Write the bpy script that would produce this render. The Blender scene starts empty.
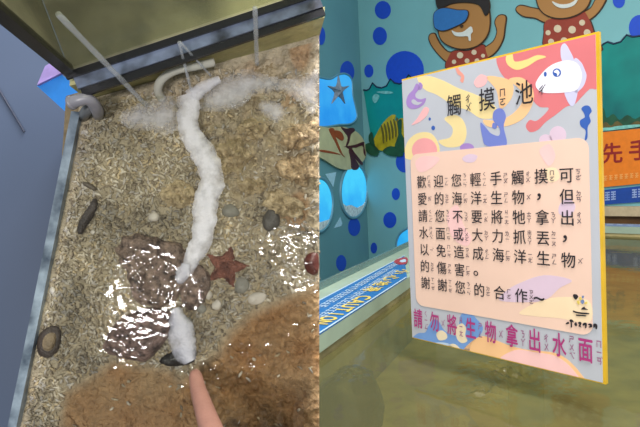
import bpy, bmesh, math, random
from mathutils import Vector, Matrix, noise
random.seed(11)
scene = bpy.context.scene
col = scene.collection

# ------------------------------------------------------------------ camera
F_PX, CX, CY = 520.0, 320.0, 213.5
PITCH, ROLL = -0.05276, 0.0495
fw = Vector((0, math.cos(PITCH), math.sin(PITCH)))
r0 = Vector((1, 0, 0)); u0 = r0.cross(fw)
RT = (math.cos(ROLL)*r0 - math.sin(ROLL)*u0).normalized()
UP = (math.sin(ROLL)*r0 + math.cos(ROLL)*u0).normalized()
EYE = Vector((0, 0, 1.20))
cd = bpy.data.cameras.new('camera'); cam = bpy.data.objects.new('camera', cd); col.objects.link(cam)
cam.matrix_world = Matrix(((RT.x, UP.x, -fw.x, EYE.x), (RT.y, UP.y, -fw.y, EYE.y), (RT.z, UP.z, -fw.z, EYE.z), (0, 0, 0, 1)))
cd.sensor_width = 36; cd.lens = 36*F_PX/640; cd.clip_start = .01; cd.clip_end = 50
scene.camera = cam

def ray(x, y):
    return fw + RT*((x-CX)/F_PX) - UP*((y-CY)/F_PX)

class Plane:
    """a flat surface standing in the place: origin, u (right), v (up), n (towards the room)"""
    def __init__(s, o, u, v):
        s.o = Vector(o); s.u = Vector(u).normalized(); s.n = s.u.cross(Vector(v)).normalized(); s.v = s.n.cross(s.u)
    def hit(s, x, y, off=0.0):
        d = ray(x, y); t = ((s.o + s.n*off - EYE).dot(s.n))/d.dot(s.n)
        return EYE + d*t
    def uv(s, x, y):
        p = s.hit(x, y) - s.o
        return (p.dot(s.u), p.dot(s.v))
    def at(s, a, b, off=0.0):
        return s.o + s.u*a + s.v*b + s.n*off

# ------------------------------------------------------------------ materials
def lin(c):
    return tuple(((v/255)/12.92 if v <= 10 else ((v/255+.055)/1.055)**2.4) for v in c)
MATS = {}
def mat(name, rgb, rough=.55, var=.12, scale=40.0, bump=.0, bscale=None, attr=None, rgb2=None, spec=.5, detail=4.0, emit=0.0, metal=0.0):
    m = bpy.data.materials.new(name); m.use_nodes = True
    nt = m.node_tree; b = nt.nodes['Principled BSDF']
    b.inputs['Roughness'].default_value = rough; b.inputs['Specular IOR Level'].default_value = spec
    b.inputs['Metallic'].default_value = metal
    tc = nt.nodes.new('ShaderNodeTexCoord')
    nz = nt.nodes.new('ShaderNodeTexNoise'); nz.inputs['Scale'].default_value = scale; nz.inputs['Detail'].default_value = detail
    nt.links.new(tc.outputs['Object'], nz.inputs['Vector'])
    rp = nt.nodes.new('ShaderNodeValToRGB')
    c = lin(rgb); c2 = lin(rgb2) if rgb2 else c
    rp.color_ramp.elements[0].position = .32; rp.color_ramp.elements[1].position = .68
    rp.color_ramp.elements[0].color = (*[v*(1-var) for v in c], 1)
    rp.color_ramp.elements[1].color = (*[min(1, v*(1+var)) for v in c2], 1)
    nt.links.new(nz.outputs['Fac'], rp.inputs['Fac'])
    out = rp.outputs['Color']
    if attr:
        a = nt.nodes.new('ShaderNodeAttribute'); a.attribute_name = attr
        mx = nt.nodes.new('ShaderNodeMix'); mx.data_type = 'RGBA'; mx.blend_type = 'MULTIPLY'; mx.inputs['Factor'].default_value = 1
        nt.links.new(rp.outputs['Color'], mx.inputs['A']); nt.links.new(a.outputs['Color'], mx.inputs['B']); out = mx.outputs['Result']
    nt.links.new(out, b.inputs['Base Color'])
    if emit:
        nt.links.new(out, b.inputs['Emission Color']); b.inputs['Emission Strength'].default_value = emit
    if bump:
        n2 = nt.nodes.new('ShaderNodeTexNoise'); n2.inputs['Scale'].default_value = bscale or scale*3; n2.inputs['Detail'].default_value = 5
        nt.links.new(tc.outputs['Object'], n2.inputs['Vector'])
        bp = nt.nodes.new('ShaderNodeBump'); bp.inputs['Strength'].default_value = bump; bp.inputs['Distance'].default_value = .004
        nt.links.new(n2.outputs['Fac'], bp.inputs['Height']); nt.links.new(bp.outputs['Normal'], b.inputs['Normal'])
    MATS[name] = m
    return m
def clear_mat(name, tint, ior=1.33, rough=.03, bump=0.0, bscale=60, haze=None, haze_amt=0.0, stretch=(1, 1, 1), boost=1.0):
    """see-through water / glass: tinted transmission, fresnel gloss, a little milky body"""
    m = bpy.data.materials.new(name); m.use_nodes = True; nt = m.node_tree
    nt.nodes.remove(nt.nodes['Principled BSDF']); out = nt.nodes['Material Output']
    tr = nt.nodes.new('ShaderNodeBsdfTransparent'); tr.inputs['Color'].default_value = (*lin(tint), 1)
    gl = nt.nodes.new('ShaderNodeBsdfGlossy'); gl.inputs['Roughness'].default_value = rough
    fr = nt.nodes.new('ShaderNodeFresnel'); fr.inputs['IOR'].default_value = ior
    body = tr.outputs[0]
    if haze:
        df = nt.nodes.new('ShaderNodeBsdfDiffuse'); df.inputs['Color'].default_value = (*lin(haze), 1)
        mh = nt.nodes.new('ShaderNodeMixShader'); mh.inputs[0].default_value = haze_amt
        nt.links.new(tr.outputs[0], mh.inputs[1]); nt.links.new(df.outputs[0], mh.inputs[2]); body = mh.outputs[0]
    mx = nt.nodes.new('ShaderNodeMixShader')
    if boost != 1.0:
        mu = nt.nodes.new('ShaderNodeMath'); mu.operation = 'MULTIPLY'; mu.use_clamp = True; mu.inputs[1].default_value = boost
        nt.links.new(fr.outputs[0], mu.inputs[0]); nt.links.new(mu.outputs[0], mx.inputs[0])
    else:
        nt.links.new(fr.outputs[0], mx.inputs[0])
    nt.links.new(body, mx.inputs[1]); nt.links.new(gl.outputs[0], mx.inputs[2])
    if bump:
        tc = nt.nodes.new('ShaderNodeTexCoord'); mp = nt.nodes.new('ShaderNodeMapping'); mp.inputs['Scale'].default_value = stretch
        nz = nt.nodes.new('ShaderNodeTexNoise'); nz.inputs['Scale'].default_value = bscale; nz.inputs['Detail'].default_value = 3
        nz.inputs['Distortion'].default_value = .6
        nt.links.new(tc.outputs['Object'], mp.inputs[0]); nt.links.new(mp.outputs[0], nz.inputs['Vector'])
        bp = nt.nodes.new('ShaderNodeBump'); bp.inputs['Strength'].default_value = bump; bp.inputs['Distance'].default_value = .01
        nt.links.new(nz.outputs['Fac'], bp.inputs['Height'])
        nt.links.new(bp.outputs['Normal'], gl.inputs['Normal']); nt.links.new(bp.outputs['Normal'], fr.inputs['Normal'])
    nt.links.new(mx.outputs[0], out.inputs['Surface'])
    return m
def foam_mat(name, rgb, lo, hi, scale, attr=None, maxa=.95):
    """foam: white bubbles with gaps where the bed shows through"""
    m = mat(name, rgb, rough=.35, var=.05, scale=90, bump=.3, bscale=420, attr=None)
    nt = m.node_tree; b = nt.nodes['Principled BSDF']
    tc = nt.nodes.new('ShaderNodeTexCoord'); nz = nt.nodes.new('ShaderNodeTexNoise')
    nz.inputs['Scale'].default_value = scale; nz.inputs['Detail'].default_value = 6; nz.inputs['Roughness'].default_value = .65
    nt.links.new(tc.outputs['Object'], nz.inputs['Vector'])
    mr = nt.nodes.new('ShaderNodeMapRange'); mr.inputs['From Min'].default_value = lo; mr.inputs['From Max'].default_value = hi; mr.inputs['To Max'].default_value = maxa
    src = nz.outputs['Fac']
    if attr:
        a = nt.nodes.new('ShaderNodeAttribute'); a.attribute_name = attr
        ad = nt.nodes.new('ShaderNodeMath'); ad.operation = 'ADD'
        nt.links.new(nz.outputs['Fac'], ad.inputs[0]); nt.links.new(a.outputs['Fac'], ad.inputs[1]); src = ad.outputs[0]
    nt.links.new(src, mr.inputs['Value']); nt.links.new(mr.outputs[0], b.inputs['Alpha'])
    return m

# ------------------------------------------------------------------ mesh helpers
class MB:
    def __init__(s): s.v = []; s.f = []; s.mi = []; s.col = None
    def add(s, verts, faces, mi=0):
        k = len(s.v); s.v += [Vector(p) for p in verts]
        s.f += [tuple(i+k for i in f) for f in faces]; s.mi += [mi]*len(faces)
    def prism(s, bottom, top, mi=0):
        n = len(bottom)
        s.add(list(bottom)+list(top), [tuple(range(n-1, -1, -1)), tuple(range(n, 2*n))] + [(i, (i+1) % n, n+(i+1) % n, n+i) for i in range(n)], mi)
    def tube(s, pts, rad, seg=10, mi=0, cap=True):
        pts = [Vector(p) for p in pts]
        if not hasattr(rad, '__len__'): rad = [rad]*len(pts)
        vs = []; prev = None
        for i, p in enumerate(pts):
            t = (pts[min(i+1, len(pts)-1)] - pts[max(i-1, 0)]).normalized()
            a = prev if prev else (Vector((0, 0, 1)) if abs(t.z) < .9 else Vector((1, 0, 0)))
            x = (a - t*a.dot(t)).normalized(); prev = x; y = t.cross(x)
            for k in range(seg):
                w = 2*math.pi*k/seg; vs.append(p + (x*math.cos(w)+y*math.sin(w))*rad[i])
        fs = []
        for i in range(len(pts)-1):
            for k in range(seg):
                fs.append((i*seg+k, i*seg+(k+1) % seg, (i+1)*seg+(k+1) % seg, (i+1)*seg+k))
        if cap:
            fs.append(tuple(range(seg-1, -1, -1))); fs.append(tuple((len(pts)-1)*seg+k for k in range(seg)))
        s.add(vs, fs, mi)
    def build(s, name, mats, parent=None, smooth=False, recenter=True, colors=None):
        me = bpy.data.meshes.new(name)
        loc = Vector((0, 0, 0))
        if parent is not None:
            p = parent
            while p is not None: loc += p.location; p = p.parent
        elif recenter:
            xs = [p.x for p in s.v]; ys = [p.y for p in s.v]; zs = [p.z for p in s.v]
            loc = Vector(((min(xs)+max(xs))/2, (min(ys)+max(ys))/2, min(zs)))
        me.from_pydata([p-loc for p in s.v], [], s.f); 
        if not isinstance(mats, (list, tuple)): mats = [mats]
        for m in mats: me.materials.append(m)
        me.polygons.foreach_set('material_index', s.mi)
        if colors:
            at = me.color_attributes.new('tint', 'FLOAT_COLOR', 'POINT')
            at.data.foreach_set('color', [c for k in colors for c in (*k, 1.0)])
        bm = bmesh.new(); bm.from_mesh(me); bmesh.ops.recalc_face_normals(bm, faces=bm.faces); bm.to_mesh(me); bm.free()
        if smooth: me.polygons.foreach_set('use_smooth', [True]*len(me.polygons))
        me.update()
        o = bpy.data.objects.new(name, me); col.objects.link(o)
        if parent is not None: o.parent = parent
        elif recenter: o.location = loc
        return o
def tag(o, label, cat, group=None, kind=None):
    if label: o['label'] = label
    if cat: o['category'] = cat
    if group: o['group'] = group
    if kind: o['kind'] = kind
    return o
def thing(name, loc, label, cat, group=None):
    o = bpy.data.objects.new(name, None); o.empty_display_size = .05; col.objects.link(o); o.location = Vector(loc)
    return tag(o, label, cat, group)
def struct(o): o['kind'] = 'structure'; return o

def smooth_loop(p, n=6):
    out = []; N = len(p)
    for i in range(N):
        a, b, c, d = p[(i-1) % N], p[i], p[(i+1) % N], p[(i+2) % N]
        for k in range(n):
            t = k/n
            out.append(tuple(.5*((2*b[j]) + (-a[j]+c[j])*t + (2*a[j]-5*b[j]+4*c[j]-d[j])*t*t + (-a[j]+3*b[j]-3*c[j]+d[j])*t**3) for j in range(len(b))))
    return out
def smooth_line(p, n=6):
    out = []; N = len(p)
    for i in range(N-1):
        a, b, c, d = p[max(i-1, 0)], p[i], p[i+1], p[min(i+2, N-1)]
        for k in range(n):
            t = k/n
            out.append(tuple(.5*((2*b[j]) + (-a[j]+c[j])*t + (2*a[j]-5*b[j]+4*c[j]-d[j])*t*t + (-a[j]+3*b[j]-3*c[j]+d[j])*t**3) for j in range(len(b))))
    out.append(tuple(p[-1])); return out
def ell(cx, cy, a, b, n=28, rot=0):
    return [(cx+a*math.cos(w)*math.cos(rot)-b*math.sin(w)*math.sin(rot), cy+a*math.cos(w)*math.sin(rot)+b*math.sin(w)*math.cos(rot)) for w in [2*math.pi*k/n for k in range(n)]]
def plate(mb, pl, pts, off, th, mi=0):
    """a flat shape of thickness th lying on plane pl"""
    base = [pl.hit(*p) for p in pts]
    mb.prism([q+pl.n*off for q in base], [q+pl.n*(off+th) for q in base], mi)
def plate_uv(mb, pl, pts, off, th, mi=0):
    mb.prism([pl.at(a, b, off) for a, b in pts], [pl.at(a, b, off+th) for a, b in pts], mi)
def zoomed(x0, y0, s, pts): return [(x0+a/s, y0+b/s) for a, b in pts]

GLYPH = {}
def glyph(ch):
    if ch not in GLYPH:
        c = bpy.data.curves.new('g', 'FONT'); c.body = ch; c.size = 1; c.resolution_u = 3
        o = bpy.data.objects.new('g', c); col.objects.link(o)
        dg = bpy.context.evaluated_depsgraph_get(); dg.update()
        m = bpy.data.meshes.new_from_object(o.evaluated_get(dg))
        GLYPH[ch] = ([tuple(v.co) for v in m.vertices], [tuple(p.vertices) for p in m.polygons])
        bpy.data.objects.remove(o); bpy.data.curves.remove(c); bpy.data.meshes.remove(m)
    return GLYPH[ch]
def put_char(mb, pl, ch, cu, cv, w, h, off, bold=0.0, rot=0.0, mi=0, ctr=(.5, .38)):
    v, f = glyph(ch)
    shifts = [(0, 0)] if not bold else [(-bold, 0), (bold, 0), (0, bold), (0, -bold)]
    for k, (sx, sy) in enumerate(shifts):
        P = []
        for x, y, z in v:
            a = (x-ctr[0]+sx)*w; b = (y-ctr[1]+sy)*h
            a, b = a*math.cos(rot)-b*math.sin(rot), a*math.sin(rot)+b*math.cos(rot)
            P.append(pl.at(cu+a, cv+b, off+k*2e-6))
        mb.add(P, f, mi)

# ================================================================== MATERIAL SET
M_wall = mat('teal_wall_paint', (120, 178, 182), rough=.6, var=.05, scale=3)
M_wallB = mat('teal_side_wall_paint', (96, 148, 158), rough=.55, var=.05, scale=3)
M_dot = mat('blue_dot_paint', (22, 74, 196), rough=.6, var=.05)
M_floor = mat('dark_floor', (70, 78, 88), rough=.6, var=.1)

# ================================================================== RIGHT PART: sign, touch pool, painted walls
SIGN_L = Vector((0.14137, 0.84185, EYE.z-.25627)); SIGN_R = Vector((0.33482, 0.61521, EYE.z-.25627))
SP = Plane(SIGN_L, SIGN_R-SIGN_L, (0, 0, 1)); SW, SH = .298, .42

# ---- walls
c0 = ray(366, 187); c0 = Vector((c0.x, c0.y, 0)); CORNER = Vector((c0.x/c0.y*4.2, 4.2, 0))
dirA = Vector((SP.u.x, SP.u.y, 0)).normalized()
dirB = Vector((math.sin(math.radians(30)), math.cos(math.radians(30)), 0))   # towards the corner
WA = Plane(CORNER, dirA, (0, 0, 1)); WB = Plane(CORNER, dirB, (0, 0, 1))
def wall(name, pl, a0, a1, z0, z1, th, m):
    mb = MB(); plate_uv(mb, pl, [(a0, z0), (a1, z0), (a1, z1), (a0, z1)], -th, th)
    return struct(mb.build(name, m))
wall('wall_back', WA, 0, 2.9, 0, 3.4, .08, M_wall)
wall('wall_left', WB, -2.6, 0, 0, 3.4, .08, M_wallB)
mb = MB(); mb.add([(-2.2, -2.2, 0), (3.2, -2.2, 0), (3.2, 4.6, 0), (-2.2, 4.6, 0)], [(0, 1, 2, 3)]); struct(mb.build('floor', M_floor, recenter=False))

# ---- painted dots
dots = [
 (WB, 321, 36, 4, 9, 'blue painted dot at the far left end of the side wall'),
 (WB, 347, 72, 7, 11, 'blue painted dot right behind the top of the starfish window'),
 (WA, 380, 36, 7, 9, 'round blue dot high on the wall above the yellow fish picture'),
 (WA, 369, 71, 4.5, 6.5, 'small blue dot between the starfish window and the wave edge'),
 (WA, 405, 70, 19, 19, 'biggest blue dot, partly hidden behind the top left corner of the sign'),
 (WA, 405, 162, 9, 10.5, 'blue dot touching the bottom of the yellow fish picture'),
 (WA, 396, 194, 4, 6, 'pale small blue dot halfway down the wall beside the sign'),
 (WA, 390, 220, 6.5, 8, 'dark blue dot to the right of the oval porthole, above the pool rim'),
 (WA, 374, 248, 3.2, 5.5, 'tiny blue dot just above the pool rim below the dark blue dot'),
 (WB, 354, 227, 6, 9, 'dark blue dot directly below the right oval porthole'),
 (WB, 341, 263, 5, 8, 'lowest blue dot, close to the pool rim at the left'),
 (WA, 383, 10, 8, 9, 'blue dot at the top edge of the view left of the masked cartoon bear'),
 (WA, 619, 1, 6, 7, 'blue dot at the top edge right of the second cartoon bear'),
 (WA, 640, 28, 11, 13, 'blue dot at the far right above the right sea picture'),
]
for pl, x, y, a, b, lab in dots:
    mb = MB(); plate(mb, pl, ell(x, y, a, b), .0008, .002)
    tag(mb.build('wall_dot', M_dot), lab, 'painted dot', 'blue dots on the walls')

# ---- lit portholes and the starfish window (side wall)
def lit_mat(name, top, bot, strength, axis_scale):
    m = bpy.data.materials.new(name); m.use_nodes = True; nt = m.node_tree; b = nt.nodes['Principled BSDF']
    tc = nt.nodes.new('ShaderNodeTexCoord'); sx = nt.nodes.new('ShaderNodeSeparateXYZ'); nt.links.new(tc.outputs['Object'], sx.inputs[0])
    nz = nt.nodes.new('ShaderNodeTexNoise'); nz.inputs['Scale'].default_value = 9; nt.links.new(tc.outputs['Object'], nz.inputs['Vector'])
    ma = nt.nodes.new('ShaderNodeMath'); ma.operation = 'MULTIPLY_ADD'; ma.inputs[1].default_value = axis_scale; ma.inputs[2].default_value = -.25
    nt.links.new(sx.outputs['Z'], ma.inputs[0])
    ad = nt.nodes.new('ShaderNodeMath'); ad.operation = 'ADD'; nt.links.new(ma.outputs[0], ad.inputs[0]); nt.links.new(nz.outputs['Fac'], ad.inputs[1])
    rp = nt.nodes.new('ShaderNodeValToRGB'); rp.color_ramp.elements[0].color = (*lin(bot), 1); rp.color_ramp.elements[1].color = (*lin(top), 1)
    nt.links.new(ad.outputs[0], rp.inputs['Fac'])
    b.inputs['Base Color'].default_value = (.01, .05, .1, 1); b.inputs['Roughness'].default_value = .2
    nt.links.new(rp.outputs['Color'], b.inputs['Emission Color']); b.inputs['Emission Strength'].default_value = strength
    return m
M_lit = lit_mat('lit_tank_water', (70, 205, 250), (10, 140, 235), .95, 2.6)
M_lit2 = lit_mat('lit_starfish_tank_water', (60, 170, 240), (20, 125, 225), .95, 2.0)
M_frame = mat('porthole_rim', (96, 150, 170), rough=.35, var=.05)
M_grit = mat('white_tank_pebbles', (205, 225, 235), rough=.6, var=.3, scale=60, bump=.6, bscale=90)
M_sfgrey = mat('grey_starfish_skin', (120, 135, 150), rough=.7, var=.2)
def porthole(name, pl, out, pebble=None, m=M_lit, rim=.012):
    mb = MB(); plate(mb, pl, out, .001, .004); w = struct(mb.build(name, m))
    loop = [pl.hit(*p)+pl.n*.006 for p in out]; mb = MB(); mb.tube(loop+[loop[0], loop[1]], rim, 8, cap=False); mb.build('window_frame', M_frame, w, True)
    if pebble:
        mb = MB(); plate(mb, pl, pebble, .005, .006); mb.build('pebble_layer', M_grit, w)
    return w
porthole('window_1', WB, ell(353, 191, 13.5, 27, 36, .04), [(341, 203), (345, 206), (350, 205), (356, 208), (362, 205), (365, 201), (363, 209), (359, 215), (353, 218), (346, 215), (342, 209)])
porthole('window_2', WB, ell(318, 205, 14, 27, 36, .04), [(305, 222), (312, 223), (320, 222), (330, 219), (328, 226), (323, 231), (316, 232), (309, 229)])
sw = smooth_loop([(300, 77), (315, 77), (329, 79), (337, 75), (345, 74), (351, 80), (352, 95), (355, 108), (356, 118), (350, 124), (338, 125), (325, 127), (312, 127), (300, 127)], 5)
porthole('window_3', WB, sw, None, M_lit2, .008)
porthole('window_4', WA, smooth_loop([(397, 246), (399, 236), (405, 230), (415, 226), (424, 232), (424, 246), (414, 252), (402, 251)], 4), None, M_lit, .008)
# starfish hanging on that window's glass
def star_pts(cx, cy, R, r, n=5, rot=0.0, sx=1.0):
    return [(cx+sx*(R if k % 2 == 0 else r)*math.sin(rot+math.pi*k/n), cy-(R if k % 2 == 0 else r)*math.cos(rot+math.pi*k/n)) for k in range(2*n)]
mb = MB(); pts = smooth_loop(star_pts(337, 91, 16, 5.5, 5, .0, .72), 3)
cen = WB.hit(337, 92)+WB.n*.045; k = [WB.hit(*p)+WB.n*.014 for p in pts]
mb.add([cen]+k+[q-WB.n*.006 for q in k], [(0, 1+i, 1+(i+1) % len(k)) for i in range(len(k))]+[(1+i, 1+len(k)+i, 1+len(k)+(i+1) % len(k), 1+(i+1) % len(k)) for i in range(len(k))]+[tuple(range(2*len(k), len(k), -1))])
tag(mb.build('starfish', M_sfgrey), 'grey starfish clinging to the glass of the glowing blue window', 'starfish')
# pale blue flecks between the portholes (painted little sail shapes)
M_pale = mat('pale_blue_paint', (170, 215, 235), rough=.5, var=.1)
for pts, lab in (([(325, 174), (336, 172), (333, 187)], 'pale blue painted triangle between the two oval portholes, upper one'),
                 ([(334, 228), (340, 217), (342, 223), (341, 226)], 'pale blue painted triangle below and between the oval portholes'),
                 ([(364, 172), (367, 171), (367, 178), (364, 178)], 'tiny pale painted fleck at the upper right of the right porthole')):
    mb = MB(); plate(mb, WB, pts, .0008, .002); tag(mb.build('painted_fleck', M_pale), lab, 'painted shape')

# ---- striped butterfly fish board under the starfish window
M_cream = mat('cream_fish_paint', (190, 190, 150), rough=.5, var=.12, scale=12)
M_maroon = mat('maroon_stripe_paint', (70, 22, 45), rough=.5, var=.15, scale=20)
M_rust = mat('rust_stripe_paint', (150, 70, 35), rough=.5, var=.15, scale=20)
t = thing('fish_board', WB.hit(345, 172), 'cream fish-shaped board with maroon and rust stripes below the starfish window', 'wall board')
mb = MB(); plate(mb, WB, smooth_loop([(300, 135), (312, 126), (325, 128), (340, 127), (354, 132), (361, 140), (363.5, 148), (363.5, 156), (360, 162), (352, 168), (345, 170), (335, 168), (322, 160), (308, 152)], 4), .004, .018); mb.build('board', M_cream, t)
mb = MB()
for q in ([(326, 130), (331, 129), (333, 138), (340, 155), (342, 157), (338, 154), (332, 142)], [(318, 150), (330, 152), (338, 155), (331, 154), (318, 152)], [(331, 131), (338, 132), (341, 138), (339, 141), (333, 137)]):
    plate(mb, WB, smooth_loop(q, 3), .022, .003)
mb.build('rust_stripe', M_rust, t)
mb = MB()
for q in ([(338, 127), (343, 129), (350, 128), (352, 131), (348, 135), (346, 143), (343, 147), (345, 138), (342, 133)],
          [(341, 147), (352, 145), (361, 142), (361, 145), (363, 156), (361, 153), (360, 146), (353, 148), (349, 149), (359, 162), (360, 165), (356, 163), (346, 149)],
          [(346, 150), (349, 151), (352, 158), (356, 166), (354, 170), (349, 169), (348, 160)]):
    plate(mb, WB, smooth_loop(q, 3), .022, .004)
mb.build('maroon_stripe', M_maroon, t)

# ---- sea pictures with a scalloped wave edge
M_sea = mat('teal_sea_picture', (6, 128, 128), rough=.4, var=.12, scale=2.2, rgb2=(14, 158, 146))
M_sea2 = mat('teal_sea_picture_right', (4, 92, 98), rough=.4, var=.2, scale=2.2, rgb2=(10, 145, 132))
M_navy = mat('wave_edge_line', (22, 40, 70), rough=.5)
M_yfish = mat('yellow_fish_paint', (178, 160, 20), rough=.5, var=.25, scale=14)
M_ystr = mat('olive_stripe_paint', (96, 88, 20), rough=.5, var=.2)
M_weed = mat('dark_green_weed_paint', (20, 78, 52), rough=.6, var=.35, scale=14)
M_coralp = mat('brown_coral_paint', (96, 84, 40), rough=.6, var=.35, scale=14)
M_aqua = mat('pale_aqua_paint', (120, 190, 180), rough=.6, var=.2)
top1 = [(364, 90), (367, 90.5), (370, 89), (373, 83), (377, 87), (382, 88), (387, 86), (391, 79), (395, 83), (400, 84), (405, 82), (409, 75), (414, 79), (420, 80), (426, 76)]
t = thing('sea_picture', WA.hit(385, 156), 'teal sea picture with a yellow striped fish, left of the sign', 'wall picture', None)
mb = MB(); plate(mb, WA, top1+[(430, 145), (408, 152), (398, 154), (388, 150), (380, 152), (375, 146), (371, 135), (367, 110)], .001, .004); mb.build('sea_panel', M_sea, t)
mb = MB(); loop = [WA.hit(*p)+WA.n*.006 for p in top1]; mb.tube(loop, .006, 6); mb.build('wave_edge', M_navy, t)
mb = MB(); plate(mb, WA, smooth_loop([(373, 145), (378, 133), (384, 123), (391, 116), (396, 115), (396, 121), (404, 118), (410, 126), (405, 138), (398, 147), (388, 151), (380, 150)], 4), .006, .006); yf = mb.build('fish', M_yfish, t)
for k in range(6):
    x = 382+k*3.1; y = 126-k*1.5
    mb = MB(); plate(mb, WA, smooth_loop([(x, y), (x+1.3, y), (x+3.4, y+9), (x+3.3, y+17), (x+2, y+16), (x+1.5, y+9)], 3), .013, .002); mb.build('fish_stripe', M_ystr, yf)
mb = MB()
for q in ([(396, 148), (400, 134), (399, 122), (403, 120), (403, 134), (408, 142), (408, 152)], [(366, 146), (372, 143), (380, 150), (378, 156), (370, 154)], [(384, 151), (392, 146), (402, 150), (404, 156), (392, 156)], [(371, 143), (370, 136), (373, 132), (375, 140), (376, 147)]):
    plate(mb, WA, smooth_loop(q, 3), .013, .003)
mb.build('seaweed', M_weed, t)
mb = MB(); plate(mb, WA, smooth_loop([(373, 98), (376, 94), (380, 96), (378, 101), (375, 103)], 3), .006, .003); plate(mb, WA, smooth_loop([(377, 92), (388, 91), (394, 93), (386, 94)], 3), .006, .003); mb.build('small_fish', M_aqua, t)

top2 = [(570, 52), (585, 51), (593, 46), (598, 49), (604, 44), (608, 42), (614, 44), (621, 42), (627, 35), (633, 37), (641, 36), (648, 30), (660, 34), (668, 25)]
t = thing('sea_picture', WA.hit(640, 130), 'dark teal sea picture with seabed plants above the orange notice', 'wall picture', None)
mb = MB(); plate(mb, WA, top2+[(668, 124), (570, 133)], .001, .004); mb.build('sea_panel', M_sea2, t)
mb = MB(); loop = [WA.hit(*p)+WA.n*.006 for p in top2]; mb.tube(loop, .005, 6); mb.build('wave_edge', M_navy, t)
mb = MB()
for q in ([(596, 131), (598, 113), (604, 108), (607, 118), (614, 114), (620, 120), (628, 115), (636, 119), (650, 112), (664, 119), (668, 124)],):
    plate(mb, WA, smooth_loop(q, 3), .006, .003)
mb.build('seaweed', M_weed, t)
mb = MB()
for q in ([(600, 131), (606, 122), (612, 126), (618, 121), (626, 128), (622, 129)], [(630, 127), (638, 121), (646, 126)]):
    plate(mb, WA, smooth_loop(q, 3), .01, .003)
mb.build('coral', M_coralp, t)
mb = MB(); plate(mb, WA, smooth_loop([(604, 128), (612, 127.5), (620, 126), (640, 124.5), (640, 127), (604, 131)], 3), .014, .002); mb.build('sand_line', M_aqua, t)

# ---- orange notice, blue band, cream ledge and wood skirting on the back wall
M_orange = mat('orange_notice', (228, 122, 18), rough=.45, var=.06)
M_red = mat('dark_red_lettering', (140, 22, 18), rough=.5, var=.05)
M_white = mat('white_lettering', (225, 225, 225), rough=.5, var=.03)
M_lilac = mat('lilac_marks', (150, 170, 215), rough=.5, var=.05)
M_blueband = mat('deep_blue_band', (22, 66, 150), rough=.45, var=.1)
M_creamledge = mat('cream_ledge', (190, 172, 138), rough=.5, var=.1)
M_wood = mat('brown_skirting_wood', (104, 72, 38), rough=.5, var=.3, scale=9)
t = thing('notice_board', WA.hit(640, 186), 'orange notice with dark red characters at the right edge, below the sea picture', 'notice')
mb = MB(); plate(mb, WA, [(585, 134), (668, 126), (668, 181), (585, 189)], .001, .012); mb.build('board', M_orange, t)
mb = MB()
for ch, x, y in (('先', 613, 153), ('手', 641, 149.5)):
    a, b = WA.uv(x, y); put_char(mb, WA, ch, a, b, .11, .115, .015, bold=.018)
mb.build('lettering', M_red, t)
mb = MB()
for k in range(11):
    x = 605+k*5.2; y = 178-(x-605)*.095
    for dx, dy, w, h in ((0, -2.2, 3.2, .9), (0, 0, 3.4, .9), (.9, -2, 1, 4.5), (0, 1.8, 3, .8)):
        plate(mb, WA, [(x+dx, y+dy), (x+dx+w, y+dy-w*.09), (x+dx+w, y+dy+h-w*.09), (x+dx, y+dy+h)], .014, .001)
mb.build('small_print', mat('pale_orange_print', (240, 170, 90), rough=.5, var=.05), t)
t = thing('blue_sign_strip', WA.hit(640, 203), 'deep blue sign strip with pale marks directly under the orange notice', 'sign')
mb = MB(); plate(mb, WA, [(585, 192), (668, 183), (668, 200), (585, 206)], .001, .01); mb.build('board', M_blueband, t)
for x in (606, 612, 633, 639, 645):
    mb = MB(); y = 192-(x-606)*.1
    for dy in (0, 2.4, 4.8, 7.2): plate(mb, WA, [(x, y+dy), (x+4.6, y+dy-.4), (x+4.6, y+dy+.9), (x, y+dy+1.3)], .012, .001)
    plate(mb, WA, [(x+1.8, y), (x+2.7, y), (x+2.7, y+8), (x+1.8, y+8)], .012, .001)
    mb.build('pale_mark', M_lilac, t)
mb = MB(); a0, b0 = WA.uv(610, 206); plate_uv(mb, WA, [(1.2, b0-.05), (2.9, b0-.05), (2.9, b0), (1.2, b0)], .001, .06); struct(mb.build('trim_1', M_creamledge))
mb = MB(); plate_uv(mb, WA, [(1.2, .02), (2.9, .02), (2.9, b0-.05), (1.2, b0-.05)], .001, .03); struct(mb.build('trim_2', M_wood))

# ---- cartoon bear bathers cut out and mounted on the back wall
M_fur = mat('brown_bear_paint', (172, 122, 66), rough=.55, var=.05, scale=4)
M_line = mat('dark_outline_paint', (62, 42, 26), rough=.6, var=.05)
M_hair = mat('dark_hair_paint', (40, 32, 30), rough=.6, var=.05)
M_mask = mat('blue_mask_paint', (52, 112, 176), rough=.4, var=.05)
M_teeth = mat('white_grin_paint', (215, 218, 210), rough=.5, var=.03)
M_suit = mat('red_swimsuit_paint', (150, 58, 40), rough=.55, var=.06)
M_suitdot = mat('cream_spot_paint', (215, 196, 165), rough=.55, var=.05)
def grow(pts, g):
    cx = sum(p[0] for p in pts)/len(pts); cy = sum(p[1] for p in pts)/len(pts); out = []
    N = len(pts)
    ar = sum(pts[i][0]*pts[(i+1) % N][1]-pts[(i+1) % N][0]*pts[i][1] for i in range(N))
    sg = 1 if ar > 0 else -1
    for i in range(N):
        ax, ay = pts[i-1]; bx, by = pts[(i+1) % N]; dx, dy = bx-ax, by-ay; L = math.hypot(dx, dy) or 1
        out.append((pts[i][0]+sg*dy/L*g, pts[i][1]-sg*dx/L*g))
    return out
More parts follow.
